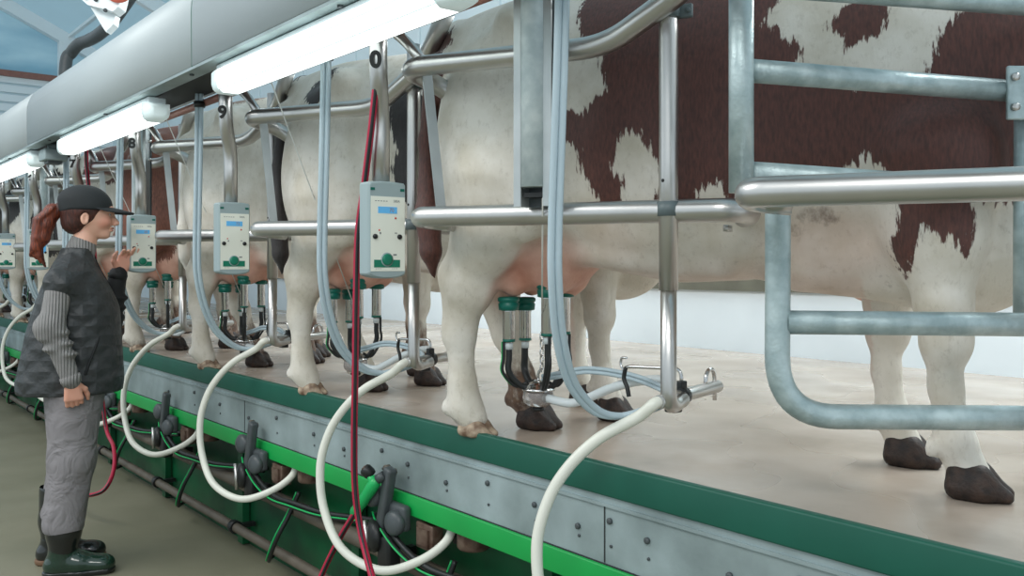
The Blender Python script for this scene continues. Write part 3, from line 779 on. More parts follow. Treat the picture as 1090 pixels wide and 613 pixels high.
# ------------------------------------------------------------------ milking arms
ARM = Vector((.597, .012, 0))
def clamp(mb, z, m, parent, r=.0225, side=-1):
    mb = MB(); mb.tube([(0, 0, z - .018), (0, 0, z + .018)], r + .006, 18)
    R = frame((0, 0, 1), RD)
    mb.box(R @ Vector((0, .018, z)), (.112, .014, .034), R, bev=.004)
    for s in (-1, 1): mb.lathe([(.001, 0), (.007, 0), (.007, .006), (.001, .006)], R @ Vector((s * .046, .012, z)), frame(R @ Vector((0, -1, 0))), 8)
    mb.build('rail_clamp', m, parent)
def make_arm():
    r = empty('support_post', ARM)
    MB().tube([(0, 0, z) for z in (.475, .8, 1.1, 1.30)], .0238, 18).build('outer_tube', M['steel'], r)
    a = Zd(701, 428, 2.20) - ARM; b_ = Zd(764, 411, 2.47) - ARM
    d = (b_ - a).normalized(); c_ = a + (b_ - a) * .36
    e = c_ + Vector((.0, -.022, -.006))
    foot = fillet([Vector((0, 0, .50)), Vector((0, 0, e.z - .012)), e + Vector((.012, .012, 0))], .085, 14)
    MB().tube(foot, .0200, 18).build('inner_tube', M['steel'], r)
    clamp(None, 1.165, M['clampgrey'], r); clamp(None, .676, M['clampgrey'], r)
    MB().lathe([(.001, 0), (.0045, 0), (.0045, .002), (.001, .002)], (.002, -.0225, .745), frame((0, -1, 0)), 8).build('drill_hole', M['ink'], r)
    MB().tube([a, a + (b_ - a) * .5, b_, b_ + d * .010], [.0170, .0170, .0170, .010], 16).build('carrier_bar', M['steel'], r)
    q = MB()
    q.tube([c_ - d * .014, c_ + d * .014], .0235, 14)
    q.box(c_ + Vector((-.01, -.02, -.028)), (.034, .034, .026), bev=.004); q.box(c_ + Vector((0, 0, .028)), (.02, .024, .022), bev=.003)
    q.build('bar_clamp', M['black'], r)
    w = Zd(666, 391, 2.42) - ARM
    h = fillet([c_ + Vector((0, 0, .02)), c_ + Vector((0, 0, .070)), w + Vector((.02, .0, .004)), w], .024, 8)
    MB().tube(h, .0048, 10).build('hose_hook', M['steel_bright'], r)
    h = [b_ - d * (.078) + Vector((0, 0, .012))] + [b_ - d * .048 + d * (.028 * -math.cos(t)) + Vector((0, 0, .022 + .030 * math.sin(t))) for t in [PI * i / 10 for i in range(11)]] + [b_ - d * .02 + Vector((0, 0, -.012)), b_ - d * .02 + Vector((0, 0, -.036))]
    MB().tube(h, .0058, 10).build('end_hook', M['steel_bright'], r)
    # rubber strap with a curl holding the claw tubes
    MB().tube(spline([w + Vector((.0, 0, .0)), w + Vector((-.006, .0, -.03)), w + Vector((.006, .0, -.055)), w + Vector((.012, 0, -.078))]), .006, 10).build('rubber_strap', M['black'], r)
    MB().tube(spline([w + Vector((-.006, 0, -.010)), w + Vector((-.018, 0, .006)), w + Vector((-.014, 0, .024)), w + Vector((.004, 0, .026))]), .0035, 8).build('strap_hook', M['steel_bright'], r)
    return r
arm0 = make_arm()
for n in range(1, 9):
    o = arm0 if n == 1 else copy_tree(arm0)
    o.location = ARM + shift(n)
    tag(o, 'upright stainless support with curved foot ' + stall(n), 'hose support', 'hose supports')

# ------------------------------------------------------------------ numbered posts and control units
def text_mesh(s, size, m, parent, name, loc, R, flat=0.0004, align='CENTER', bold=0):
    cu = bpy.data.curves.new(name, 'FONT'); cu.body = s; cu.size = size; cu.extrude = flat; cu.align_x = align; cu.align_y = 'CENTER'; cu.offset = bold
    t = bpy.data.objects.new(name, cu); COL.objects.link(t)
    dg = bpy.context.evaluated_depsgraph_get(); me = bpy.data.meshes.new_from_object(t.evaluated_get(dg)); me.name = name
    bpy.data.objects.remove(t)
    me.materials.clear(); me.materials.append(m)
    o = bpy.data.objects.new(name, me); COL.objects.link(o)
    o.parent = parent; o.matrix_local = Matrix.Translation(loc) @ R.to_4x4()
    return o
CU = Vector((-.25, -.30, 0))
def make_post(num):
    r = empty('curved_post', CU)
    P = fillet([(0, 0, .77), (0, 0, .98), (.135, -.06, 1.10), (.135, -.06, 1.285)], .07, 8)
    P = fillet([(0, 0, .77), (0, 0, .985), (.060, -.045, 1.085), (.060, -.045, 1.285)], .08, 8)
    MB().tube(P, .0262, 18).build('bent_tube', M['steel'], r)
    v = Vector((.86, -.5, 0)).normalized()                 # the digit faces along the row, towards the aisle
    p = Vector((.060, -.045, 1.125)) + v * .0272 + Vector((-.5, -.86, 0)) * .008
    text_mesh(num, .066, M['ink'], r, 'post_number', p, Matrix((Vector((.5, .86, 0)).normalized(), Vector((0, 0, 1)), v)).transposed(), .0006, bold=.0028)
    return r
RFRONT = Matrix((Vector((0, 1, 0)), Vector((0, 0, 1)), Vector((1, 0, 0)))).transposed()
def make_unit(digits, big=False):
    r = empty('control_unit', CU + Vector((.012, 0, .64)))
    w, h, dpt = .128, .282, .052
    def sh(sc, bot=.016):
        hw, hh = w / 2 * sc, h / 2 - (1 - sc) * w / 2
        top = [(-hw, hh - .006), (-hw + .005, hh), (-.02, hh + .003), (.02, hh + .003), (hw - .005, hh), (hw, hh - .006)]
        low = [(hw, -hh + .014)] + [(hw * math.cos(a), -hh + .014 - bot * math.sin(a)) for a in [i * PI / 10 for i in range(1, 10)]] + [(-hw, -hh + .014)]
        return (top + low)[::-1]
    mb = MB(); mb.prism(sh(1), -dpt / 2, dpt / 2 - .006, lambda u, v, q: (q, u, v))
    a = sh(1); b_ = sh(.93); n = len(a)
    mb.add([(dpt / 2 - .006, u, v) for u, v in a] + [(dpt / 2, u, v) for u, v in b_], [(i, (i + 1) % n, n + (i + 1) % n, n + i) for i in range(n)] + [tuple(range(n, 2 * n))])
    mb.build('housing', M['box_grey'], r, smooth=False)
    F = dpt / 2
    U = lambda x: (x - 165) / 210 * .128
    V = lambda y: (310 - y) / 480 * .282
    def plate(x0, y0, x1, y1, m, name, z=.0015, bev=0):
        q = MB(); q.box((F + z / 2, (U(x0) + U(x1)) / 2, (V(y0) + V(y1)) / 2), (z, U(x1) - U(x0), V(y0) - V(y1)))
        return q.build(name, m, r)
    plate(71, 142, 261, 516, M['panel'], 'front_panel', .0015)
    if not big:
        plate(110, 193, 216, 226, M['lcd'], 'display', .0028)
        text_mesh(digits, .0165, M['lcd_digit'], r, 'display_digits', Vector((F + .0032, U(185), V(210))), RFRONT, .0002)
    else:
        plate(128, 196, 236, 352, M['lcd'], 'display', .0028)
    text_mesh('580A', .0105, M['print'], r, 'lettering', Vector((F + .0018, U(214), V(164))), RFRONT, .0002)
    q = MB()
    for i in range(5): q.box((F + .0017, U(98 + i * 15), V(165)), (.0004, .0055, .0022))
    for i in range(4): q.box((F + .0017, U(100 + i * 9), V(504)), (.0004, .003, .0015)); q.box((F + .0017, U(190 + i * 9), V(504)), (.0004, .003, .0015))
    q.box((F + .0017, U(205), V(434)), (.0004, .012, .005))
    q.box((F + .0017, U(123), V(326)), (.0004, .005, .006)); q.box((F + .0017, U(210), V(324)), (.0004, .008, .003))
    q.build('small_print', M['print'], r)
    for x in (93, 230):
        MB().lathe([(.001, 0), (.0078, 0), (.0070, .007), (.001, .008)], (F, U(x), V(343)), frame((1, 0, 0)), 16).build('knob', M['knob'], r)
    MB().lathe([(.001, 0), (.0035, 0), (.0030, .003), (.001, .003)], (F, U(208), V(249)), frame((1, 0, 0)), 10).build('red_light', M['redlight'], r)
    MB().lathe([(.001, 0), (.0030, 0), (.0025, .003), (.001, .003)], (F, U(117), V(311)), frame((1, 0, 0)), 10).build('red_light', M['redlight'], r)
    plate(88, 459, 233, 497, M['cgreen'], 'green_bar', .0026)
    MB().lathe([(.001, 0), (.0208, 0), (.0208, .003), (.001, .003)], (F, U(160), V(458)), frame((1, 0, 0)), 24).build('button_ring', M['box_grey'], r)
    MB().lathe([(.001, .0), (.0178, .0), (.0170, .007), (.012, .009), (.001, .009)], (F, U(160), V(458)), frame((1, 0, 0)), 24).build('green_button', M['cgreen'], r)
    for x in (82, 248): MB().box((F + .0006, U(x), V(106)), (.0012, .014, .008)).build('green_mark', M['teat_green'], r)
    return r
for n in range(1, 9):
    p = make_post(POSTNO[n]); p.location = CU + shift(n)
    tag(p, 'curved stainless post numbered %s' % POSTNO[n] if n <= 3 else 'curved stainless post ' + stall(n), 'post', 'numbered posts')
for n in range(1, 8):
    u = make_unit({1: '70', 2: '72', 3: '68'}.get(n, '70'), n == 5); u.location = CU + Vector((.012, 0, .64)) + shift(n)
    u.location.y += 0.0
    lb = {1: 'largest control unit with blue display, hanging from post 0', 2: 'control unit with blue display hanging from post 9', 3: 'control unit the woman is touching, below post 8',
          4: 'control unit mostly hidden behind the neck of the woman', 5: 'control unit with large blue screen half behind the red ponytail', 6: 'control unit left of the ponytail, between two clear hoses', 7: 'last control unit, cut off by the left edge'}[n]
    tag(u, lb, 'control unit', 'milking control units')

# ------------------------------------------------------------------ hoses of each stall
def rel(P, o): return [Vector(p) - Vector(o) for p in P]
AS = .482
mh_pts = [tuple(Zd(716, 424, 2.27)), tuple(Zd(698, 429, 2.20)), (.545, -.045, .160), (.478, -.115, .105), (.425, -.17, .030), (.395, -.21, -.055), (.385, -.235, -.165), (.42, -.24, -.30), (.53, -.23, -.415), (AS + .19, -.17, -.462), (AS + .28, -.08, -.43), (AS + .325, .0, -.37), (AS + .335, .03, -.30)]
def make_milk_hose():
    r = empty('milk_hose', (AS, 0, 0))
    MB().tube(spline(rel(mh_pts, (AS, 0, 0)), 8), .0148, 14).build('hose', M['white_hose'], r)
    return r
top = DB - .0
tw_pts = [T(600, -8, -.30), T(597, 60, -.30), T(594, 150, -.30), T(591, 240, -.30), T(591, 300, -.295), T(596, 360, -.26), T(609, 408, -.20), T(634, 437, -.12), T(662, 443, -.05), T(690, 436, .0), T(716, 424, .06)]
tw_pts[0] = Vector((tw_pts[1].x + .01, -.30, 1.28))
def make_twin():
    r = empty('twin_hose', (.53, 0, 0))
    P = spline(rel(tw_pts, (.53, 0, 0)), 8)
    for s in (-1, 1):
        off = Vector((.5, .86, 0)) * (.0085 * s)
        MB().tube([p + off for p in P], .0092, 12).build('tube', M['clear_hose'], r)
    q = MB(); p = P[1]
    q.tube([Vector((P[0].x, P[0].y, 1.21)), Vector((P[0].x, P[0].y, 1.235))], .024, 12); q.build('collar', M['black'], r)
    return r
CL = cow_world(.136, -.03, 0)          # claw position
def make_claw_tubes():
    r = empty('claw_tubes', CL)
    a = CL + Vector((.03, .0, .125))
    P = [a, T(606, 429, .16), T(625, 424, .17), T(648, 414, .19), T(672, 407, .20), T(700, 404, .20), T(716, 408, .16)]
    MB().tube(spline(rel(P, CL), 6), .0135, 12).build('milk_tube', M['milky'], r)
    for s in (-1, 1):
        o = Vector((0, 0, .006 * s))
        P = [CL + Vector((.02, 0, .185)) + o, T(600, 398, .16) + o, T(622, 394, .17) + o, T(648, 396, .18) + o, T(676, 402, .17) + o, T(700, 411, .14) + o, T(716, 420, .09) + o]
        MB().tube(spline(rel(P, CL), 6), .0062, 10).build('pulse_tube', M['clear_hose'], r)
    return r
def make_cluster():
    r = empty('milking_cluster', CL)
    zb = .095
    MB().lathe([(.001, 0), (.030, .001), (.046, .012), (.050, .028), (.046, .046), (.042, .050), (.001, .050)], (0, 0, zb), None, 26).build('claw_bowl', M['bowl'], r)
    MB().lathe([(.001, 0), (.014, 0), (.022, -.006), (.018, -.014), (.001, -.014)], (0, 0, zb), None, 18).build('bowl_foot', M['black'], r)
    MB().lathe([(.044, 0), (.052, .002), (.052, .008), (.044, .012), (.038, .020), (.024, .030), (.010, .034), (.001, .034)], (0, 0, zb + .048), None, 26).build('claw_top', M['steel_bright'], r)
    MB().tube(fillet([(0, 0, zb + .075), (0, 0, zb + .105), (.012, .004, zb + .118)], .01), .0045, 8).build('hanging_ring', M['steel_bright'], r)
    for (cx, cy, zt) in ((.062, -.088, .435), (.055, .030, .430), (.200, -.088, .478), (.198, .030, .476)):
        w = cow_world(cx, cy, 0) - CL
        lean = Vector((-w.x * .10, -w.y * .10, -1)).normalized()
        R = frame(lean)
        L_ = .155 if zt > .45 else .135
        o = Vector((w.x, w.y, zt + .004))
        c = empty('teat_cup', o); c.parent = r
        MB().lathe([(.001, .040), (.0205, .040), (.0205, .046), (.0195, .05), (.0195, L_ - .004), (.016, L_ + .006), (.011, L_ + .012), (.001, L_ + .012)], (0, 0, 0), R, 22).build('shell', M['steel_bright'], c)
        MB().lathe([(.001, 0), (.012, 0), (.029, .001), (.0345, .005), (.0345, .014), (.030, .017), (.030, .020), (.033, .023), (.031, .042), (.022, .044), (.001, .044)], (0, 0, 0), R, 24).build('liner_head', M['teat_green'], c)
        MB().lathe([(.001, L_ - .002), (.0200, L_ - .002), (.0200, L_ + .006), (.001, L_ + .006)], (0, 0, 0), R, 20).build('green_ring', M['teat_green'], c)
        MB().lathe([(.001, L_ + .006), (.0125, L_ + .006), (.0125, L_ + .03), (.001, L_ + .03)], (0, 0, 0), R, 16).build('clear_joint', M['milky'], c)
        s0 = R @ Vector((0, 0, L_ + .026)); end = Vector((w.x * .35, w.y * .35, zb + .062)) - o
        mid = Vector((s0.x * 1.0, s0.y * 1.0, s0.z - .075)); mid2 = Vector((end.x + (s0.x - end.x) * .45, end.y + (s0.y - end.y) * .45, end.z + .006))
        MB().tube(spline([s0, Vector((s0.x, s0.y, s0.z - .03)), mid, mid2, end], 8), .0100, 12).build('short_milk_tube', M['black'], c)
        s1 = s0 + Vector((w.x, w.y, 0)).normalized() * .017 + Vector((0, 0, .02))
        o2 = Vector((w.x, w.y, 0)).normalized() * .012
        P = spline([s1, s1 + Vector((0, 0, -.05)), mid + o2 * 1.6, mid2 + o2 + Vector((0, 0, -.004)), end + Vector((0, 0, .014))], 8)
        MB().tube(P, .0052, 8).build('short_pulse_tube', M['black'], c)
        if cx < .1: MB().tube([p + o2 * .42 for p in P], .0022, 6).build('green_stripe', M['line_green'], c)
    return r
def make_cord():
    r = empty('pull_cord', CL)
    p0 = Vector((.322, -.16, .71)) - CL; p1 = Vector((.012, .004, .325))
    MB().tube([p0, p1], .0024, 8).build('cord_line', M['cordm'], r)
    q = MB()
    for i in range(5):
        z = .325 - i * .024
        pts = [Vector((.012 + .0065 * math.cos(t), .004, z - .012 + .014 * math.sin(t))) if i % 2 else Vector((.012, .004 + .0065 * math.cos(t), z - .012 + .014 * math.sin(t))) for t in [2 * PI * k_ / 12 for k_ in range(13)]]
        q.tube(pts, .0022, 6, caps=False)
    q.build('chain', M['steel_bright'], r)
    return r
def make_cord2():
    r = empty('pull_cord', CL)
    p0 = Vector((.10, -.30, 1.24)) - CL; p1 = Vector((.012, .004, .325))
    MB().tube([p0, p1], .0024, 8).build('cord_line', M['cordm'], r)
    for ch in children(cord0):
        if ch.name.startswith('chain'):
            d = ch.copy(); COL.objects.link(d); d.parent = r
    return r
mh0 = make_milk_hose(); tw0 = make_twin(); ct0 = make_claw_tubes(); cl0 = make_cluster(); cord0 = make_cord(); cord1 = make_cord2()
for n in range(1, 9):
    def put(src, base, label, cat, group, first=1):
        o = src if n == first else copy_tree(src)
        o.location = Vector(base) + shift(n); tag(o, label, cat, group)
    put(mh0, (AS, 0, 0), 'thick white hose looping over the green kerb ' + stall(n), 'milk hose', 'white milk hoses')
    put(tw0, (.53, 0, 0), 'pale blue double tube hanging from the duct ' + stall(n), 'hose', 'hanging double tubes')
    put(cl0, CL, 'milking cluster with green topped cups ' + stall(n), 'milking cluster', 'milking clusters')
    put(ct0, CL, 'clear tubes from claw to arm ' + stall(n), 'tubes', 'claw tubes')
    if n == 1: tag(cord0, 'thin pull cord with chain above the claw ' + stall(n), 'cord', 'pull cords')
    else: put(cord1, CL, 'thin slanting pull cord with chain ' + stall(n), 'cord', 'pull cords', 2)

# ------------------------------------------------------------------ under the platform edge
def make_bracket():
    r = empty('hose_bracket', (0, -.03, -.30))
    R = Matrix.Rotation(math.radians(14), 3, 'Y')
    MB().box(R @ Vector((0, -.03, .02)), (.034, .03, .19), R, bev=.008).build('lever', M['dgrey'], r)
    q = MB(); q.box((.02, -.012, -.02), (.13, .03, .07), bev=.01); q.build('base_plate', M['dgrey'], r)
    for x in (-.055, .055):
        MB().lathe([(.001, -.008), (.030, -.008), (.034, 0), (.034, .012), (.026, .02), (.010, .024), (.001, .024)], (x, -.03, -.005 - x * .5), frame((.2, -1, .1)), 22).build('disc', M['dgrey'], r)
    MB().lathe([(.001, -.01), (.042, -.01), (.046, .004), (.040, .016), (.02, .022), (.001, .022)], (-.03, -.045, -.085), frame((-.3, -1, 0)), 24).build('valve_disc', M['black'], r)
    MB().box((.02, -.03, -.12), (.06, .045, .09), bev=.01).build('valve_body', M['black'], r)
    MB().tube([(-.055, -.062, -.045), (-.035, -.066, -.135)], .007, 10).build('pin', M['steel'], r)
    q = MB()
    for (x, z) in ((.0, .105), (.03, .10)): q.lathe([(.001, 0), (.010, 0), (.010, .016), (.001, .016)], (x, -.015, z), frame((0, -1, 0)), 8)
    q.build('wing_bolt', M['pipe_brown'], r)
    MB().box((.13, .03, -.06), (.075, .04, .07), bev=.004).box((.13, .008, -.06), (.05, .01, .045)).build('metal_clip', M['brass'], r)
    return r
def make_port():
    r = empty('hose_port', (0, .05, -.32))
    MB().lathe([(.001, .0), (.052, .0), (.054, -.01), (.054, -.055), (.048, -.062), (.001, -.062)], (0, 0, 0), None, 22).build('cup', M['brass'], r)
    MB().tube([(-.075, 0, .0), (-.075, 0, -.06)], .024, 14).build('black_collar', M['black'], r)
    MB().box((.05, .02, -.01), (.03, .05, .05)).build('side_block', M['black'], r)
    return r
def make_cable():
    r = empty('cable_bundle', (0, 0, 0))
    P = [(-.07, -.075, -.335), (-.02, -.085, -.365), (.10, -.09, -.42), (.24, -.085, -.455), (.38, -.06, -.462), (.55, -.02, -.47), (.75, .03, -.455), (.98, .06, -.43)]
    P2 = [Vector(p) + Vector((.02, .02, .012)) for p in P]
    MB().tube(spline(P2), .010, 10).build('black_cable', M['black'], r)
    MB().tube(spline([Vector(p) + Vector((.0, .012, -.005)) for p in P]), .008, 10).build('black_cable', M['black'], r)
    MB().tube(spline([Vector(p) + Vector((.0, .0, .003)) for p in P]), .0034, 8).build('green_cable', M['line_green'], r)
    return r
def make_drop():
    r = empty('drop_cable', (0, 0, 0))
    P = [(.27, .04, -.44), (.26, .0, -.53), (.235, -.04, -.62), (.19, -.05, -.70), (.13, -.035, -.755), (.07, .0, -.765), (.04, .06, -.75)]
    MB().tube(spline(P), .0095, 10).build('black_cable', M['black'], r)
    MB().tube(spline([Vector(p) + Vector((-.008, -.010, .0)) for p in P]), .0035, 8).build('green_cable', M['line_green'], r)
    return r
bk0 = make_bracket(); pt0 = make_port(); cb0 = make_cable(); dp0 = make_drop()
for n in range(1, 9):
    x = .535 - PITCH * n
    q = 'below post ' + POSTNO[n + 1] if n <= 2 else ('behind the woman' if n == 3 else 'by the %s white hose' % ORD[n + 1])
    o = bk0 if n == 1 else copy_tree(bk0); o.location = (x, -.03, -.30)
    o.scale = (1.3, 1.2, 1.25)
    tag(o, 'dark grey lever bracket ' + ('behind the green spray gun' if n == 1 else q), 'bracket', 'lever brackets')
    o = cb0 if n == 1 else copy_tree(cb0); o.location = (x, 0, 0)
    tag(o, 'black and green cables sagging from bracket ' + ('with spray gun' if n == 1 else q), 'cable', 'sagging cables')
    o = dp0 if n == 1 else copy_tree(dp0); o.location = (x, 0, 0)
    tag(o, 'black cable dropping to floor pipe from bracket ' + ('with spray gun' if n == 1 else q), 'cable', 'dropping cables')
for n in range(1, 9):
    o = pt0 if n == 1 else copy_tree(pt0); o.location = Vector((AS + .41, .05, -.318)) + shift(n)
    tag(o, 'brown round hose port where the white hose ends ' + stall(n), 'hose port', 'hose ports')

# red wash-down hoses and the green spray gun
def rhose(P, label, r=.0105, seg=8, name='wash_hose'):
    o = empty(name, (0, 0, 0), 0, label, 'hose', 'red hoses')
    Q = spline(P, seg)
    MB().tube(Q, r, 12).build('hose', M['red'], o)
    s = [p + Vector((.55, -.83, 0)) * (r * .62) + Vector((.83, .55, 0)) * (r * .35) for p in Q]
    MB().tube(s, r * .52, 8).build('black_stripe', M['black'], o)
    return o
rt = -.345
rhose([T(408, 10, rt), T(403, 60, rt), T(396, 130, rt), T(388, 195, rt), T(381, 250, rt), T(379, 320, rt), T(378, 400, rt), T(377, 470, rt), T(378, 520, rt), T(384, 565, rt), T(398, 620, rt - .02), T(416, 668, rt - .04)],
      'long red hose with black stripe hanging past post 0')
gp = T(366, 558, -.13)
rhose([T(381, 541, -.12) , T(374, 552, -.13), T(362, 572, -.15), T(345, 606, -.18), T(332, 640, -.22), T(318, 690, -.28)], 'red striped hose below the green spray gun')
rhose([T(94, 110, -.30), T(93, 140, -.30), T(92, 170, -.30), T(96, 215, -.28), T(100, 260, -.26), T(104, 330, -.24), T(107, 400, -.24), T(113, 455, -.24), T(121, 476, -.26), T(121, 500, -.30), T(112, 520, -.36), T(96, 527, -.42), T(76, 526, -.46), T(58, 518, -.48)], 'dark red hose curving behind the legs of the woman', .011)
g = empty('spray_gun', gp, 0, 'green handled spray gun clipped beside the grey bracket', 'spray gun')
a = T(376, 548, -.12) - gp; b_ = T(399, 514, -.10) - gp
dd = (b_ - a)
gm = MB(); gm.tube([a, a + dd * .12, a + dd * .3, a + dd * .45, a + dd * .6, a + dd * .8, b_, b_ + dd * .12], [.014, .021, .0185, .022, .0195, .022, .021, .012], 16)
gm.build('grip', M['gun'], g)
kn = b_ + Vector((-.03, -.01, .035))
MB().tube([b_ - dd * .05, b_ + Vector((-.015, -.005, .022))], .016, 12).build('neck', M['gun'], g)
MB().lathe([(.001, -.02), (.018, -.02), (.022, -.01), (.022, .012), (.016, .02), (.001, .02)], kn, frame((-.4, -.6, .7)), 20).build('nozzle', M['black'], g)
MB().lathe([(.001, .02), (.013, .02), (.008, .022), (.001, .016)], kn, frame((-.4, -.6, .7)), 16).build('nozzle_face', M['brass'], g)
MB().tube([a - dd * .22, a + dd * .03], .010, 12).build('hose_joint', M['steel_bright'], g)
MB().tube([b_ + dd * .1, b_ + Vector((.03, .02, .03))], .016, 12).build('back_cap', M['dgrey'], g)

# ------------------------------------------------------------------ gate at the right
ga = empty('galvanised_gate', Zd(828, 445, 1.9), 0, 'galvanised tubular gate in front of the shoulder of the nearest cow', 'gate')
go = ga.location.copy()
def gt(P, name, r=.0245, f=.1):
    return MB().tube(fillet([Vector(p) - go for p in P], f, 12), r, 20).build(name, M['galv'], ga)
gt([Zd(828, 186, 1.86), Zd(828, 290, 1.9), Zd(827, 443, 1.9), Zd(960, 444, 1.9), Zd(1087, 445, 1.9)], 'bottom_loop', .0265, f=.15)
MB().tube([Vector(p) - go for p in (Zd(1087, 445, 1.9), Zd(1090, 445, 1.9))], .026, 20).build('end_collar', M['galv'], ga)
gt([Zd(836, 343, 1.9), Zd(1150, 346, 1.9)], 'middle_bar', .0255)
up_ = empty('gate_rail', Zd(789, 205, 1.80), 0, 'galvanised upright and cross bars above the lower gate, left of the bracket plate', 'gate rail')
go = up_.location.copy(); ga_old = ga; ga = up_
gt([Zd(789, -60, 1.80), Zd(789, 205, 1.80)], 'upright', .0250)
gt([Zd(795, 75, 1.82), Zd(1078, 97, 1.98)], 'cross_bar', .0240)
gt([Zd(795, 184, 1.82), Zd(1082, 203, 1.98)], 'cross_bar', .0240)
gt([Zd(830, -14, 1.80), Zd(1150, 10, 1.98)], 'top_bar', .0222)
pl = Zd(1093, 99, 1.95) - go
Rp = frame((0.80, -.6, 0), (.6, .8, 0))
MB().box(pl, (.09, .118, .012), Rp, bev=.004).build('bracket_plate', M['galv'], up_)
for u, v in ((1080, 82), (1080, 114)):
    MB().lathe([(.001, 0), (.009, 0), (.009, .008), (.001, .008)], Zd(u, v, 1.94) - go, frame((.8, -.6, 0)), 8).build('bolt', M['steel'], up_)
gt([Zd(1089, 118, 1.98), Zd(1088, 335, 1.98)], 'side_post', .0185)

# ------------------------------------------------------------------ the woman at the third control unit
PZ = 4.12
pr = CAM + RV * ((78 - 545) / FPX * PZ) + DV * PZ
person = empty('person', (pr.x, pr.y, PIT), math.atan2(RV.y, RV.x) + math.radians(20), 'woman in black cap and quilted vest with a red ponytail, touching a control unit', 'person')
def skin_mat():
    m, nt, b = new_mat('skin'); N = nt.nodes.new; L = nt.links.new
    b.inputs['Roughness'].default_value = .48; b.inputs['Subsurface Weight'].default_value = .12; b.inputs['Subsurface Radius'].default_value = (.02, .008, .004)
    def at(n):
        a = N('ShaderNodeAttribute'); a.attribute_name = n; return a.outputs['Fac']
    def mx(f, a, c):
        x = N('ShaderNodeMix'); x.data_type = 'RGBA'; L(f, x.inputs[0])
        if isinstance(a, tuple): x.inputs[6].default_value = a
        else: L(a, x.inputs[6])
        x.inputs[7].default_value = c; return x.outputs[2]
    c = mx(at('blush'), srgb(222, 172, 148), srgb(206, 128, 108))
    c = mx(at('lip'), c, srgb(176, 84, 78)); c = mx(at('brow'), c, srgb(84, 52, 40))
    L(c, b.inputs['Base Color']); return m
M['skin'] = skin_mat()
M['cap'] = mat('black_cap_cloth', srgb(36, 40, 42), .75, 0, var=.1, scale=20, bump=.15, bscale=300)
M['vest'] = mat('black_quilted_nylon', srgb(58, 61, 62), .5, 0, var=.2, scale=14)
M['vest_trim'] = mat('black_knit_trim', srgb(28, 30, 31), .7)
M['knit'] = mat('grey_ribbed_knit', srgb(142, 140, 138), .85, 0, var=.12, scale=40)
M['trouser'] = mat('grey_work_cloth', srgb(138, 134, 136), .8, 0, var=.14, scale=6)
M['boot'] = mat('black_rubber_boot', srgb(26, 29, 28), .22, 0, coat=.5)
M['bootfoot'] = mat('dark_green_rubber_boot', srgb(26, 52, 40), .16, 0, coat=.6)
M['sole'] = mat('brown_sole', srgb(120, 92, 70), .6)
M['hair'] = mat('auburn_hair', srgb(138, 66, 40), .42, 0, col2=srgb(70, 34, 26), scale=12, stretch=(14, 14, 2), bump=.5, bscale=10)
M['hairdark'] = mat('dark_auburn_hair', srgb(86, 46, 36), .5, 0, col2=srgb(48, 28, 24), scale=10, stretch=(14, 14, 2), bump=.4, bscale=10)
def add_bump(m, kind):
    nt = m.node_tree; N = nt.nodes.new; L = nt.links.new; b = nt.nodes['Principled BSDF']
    tc = N('ShaderNodeTexCoord')
    def wave(rot, sc, dist, direction='Z'):
        mp = N('ShaderNodeMapping'); mp.inputs['Rotation'].default_value = rot; L(tc.outputs['Object'], mp.inputs[0])
        w_ = N('ShaderNodeTexWave'); w_.bands_direction = direction; w_.inputs['Scale'].default_value = sc; w_.inputs['Distortion'].default_value = dist
        w_.inputs['Detail'].default_value = 2; w_.inputs['Detail Scale'].default_value = 1.5; L(mp.outputs[0], w_.inputs['Vector']); return w_.outputs['Fac']
    bp = N('ShaderNodeBump'); L(bp.outputs[0], b.inputs['Normal'])
    if kind == 'quilt':
        a = wave((0, .7, 0), 4.2, 1.2); c = wave((0, -.7, 0), 4.2, 1.2)
        mn = N('ShaderNodeMath'); mn.operation = 'MINIMUM'; L(a, mn.inputs[0]); L(c, mn.inputs[1])
        nz = N('ShaderNodeTexNoise'); nz.inputs['Scale'].default_value = 28; L(tc.outputs['Object'], nz.inputs['Vector'])
        ad = N('ShaderNodeMath'); ad.operation = 'ADD'; L(mn.outputs[0], ad.inputs[0]); L(nz.outputs['Fac'], ad.inputs[1])
        L(ad.outputs[0], bp.inputs['Height']); bp.inputs['Strength'].default_value = .6; bp.inputs['Distance'].default_value = .014
    elif kind == 'rib':
        a = wave((0, 0, 0), 26, .4, 'X'); L(a, bp.inputs['Height']); bp.inputs['Strength'].default_value = .9; bp.inputs['Distance'].default_value = .006
    elif kind == 'cloth':
        nz = N('ShaderNodeTexNoise'); nz.inputs['Scale'].default_value = 9; nz.inputs['Detail'].default_value = 3; nz.inputs['Distortion'].default_value = .8
        L(tc.outputs['Object'], nz.inputs['Vector']); L(nz.outputs['Fac'], bp.inputs['Height']); bp.inputs['Strength'].default_value = .8; bp.inputs['Distance'].default_value = .04
add_bump(M['vest'], 'quilt'); add_bump(M['knit'], 'rib'); add_bump(M['trouser'], 'cloth')

WR_R = (.020, -.250, .890); EL_R = (-.060, -.248, 1.125); SH_R = (-.030, -.172, 1.33)
WR_L = (.178, .195, 1.352); EL_L = (.135, .205, 1.115); SH_L = (0, .165, 1.33)
B = SDF((-.28, -.34, .02), (.30, .34, 1.78), .0042)
# trunk and legs under the clothes
B.cone((-.01, 0, .95), (.0, 0, 1.15), .115, .105, .05, 1.15); B.cone((.0, 0, 1.15), (.0, 0, 1.28), .105, .08, .05, 1.3)
B.cone((0, -.08, 1.33), (0, .08, 1.33), .05, .05, .04)
for s, kx in ((-1, .0), (1, -.04)):
    B.chain([(.0, s * .09, .92), (kx + .02, s * .095, .50), (kx - .04, s * .10, .12)], [.095, .06, .042], .03)
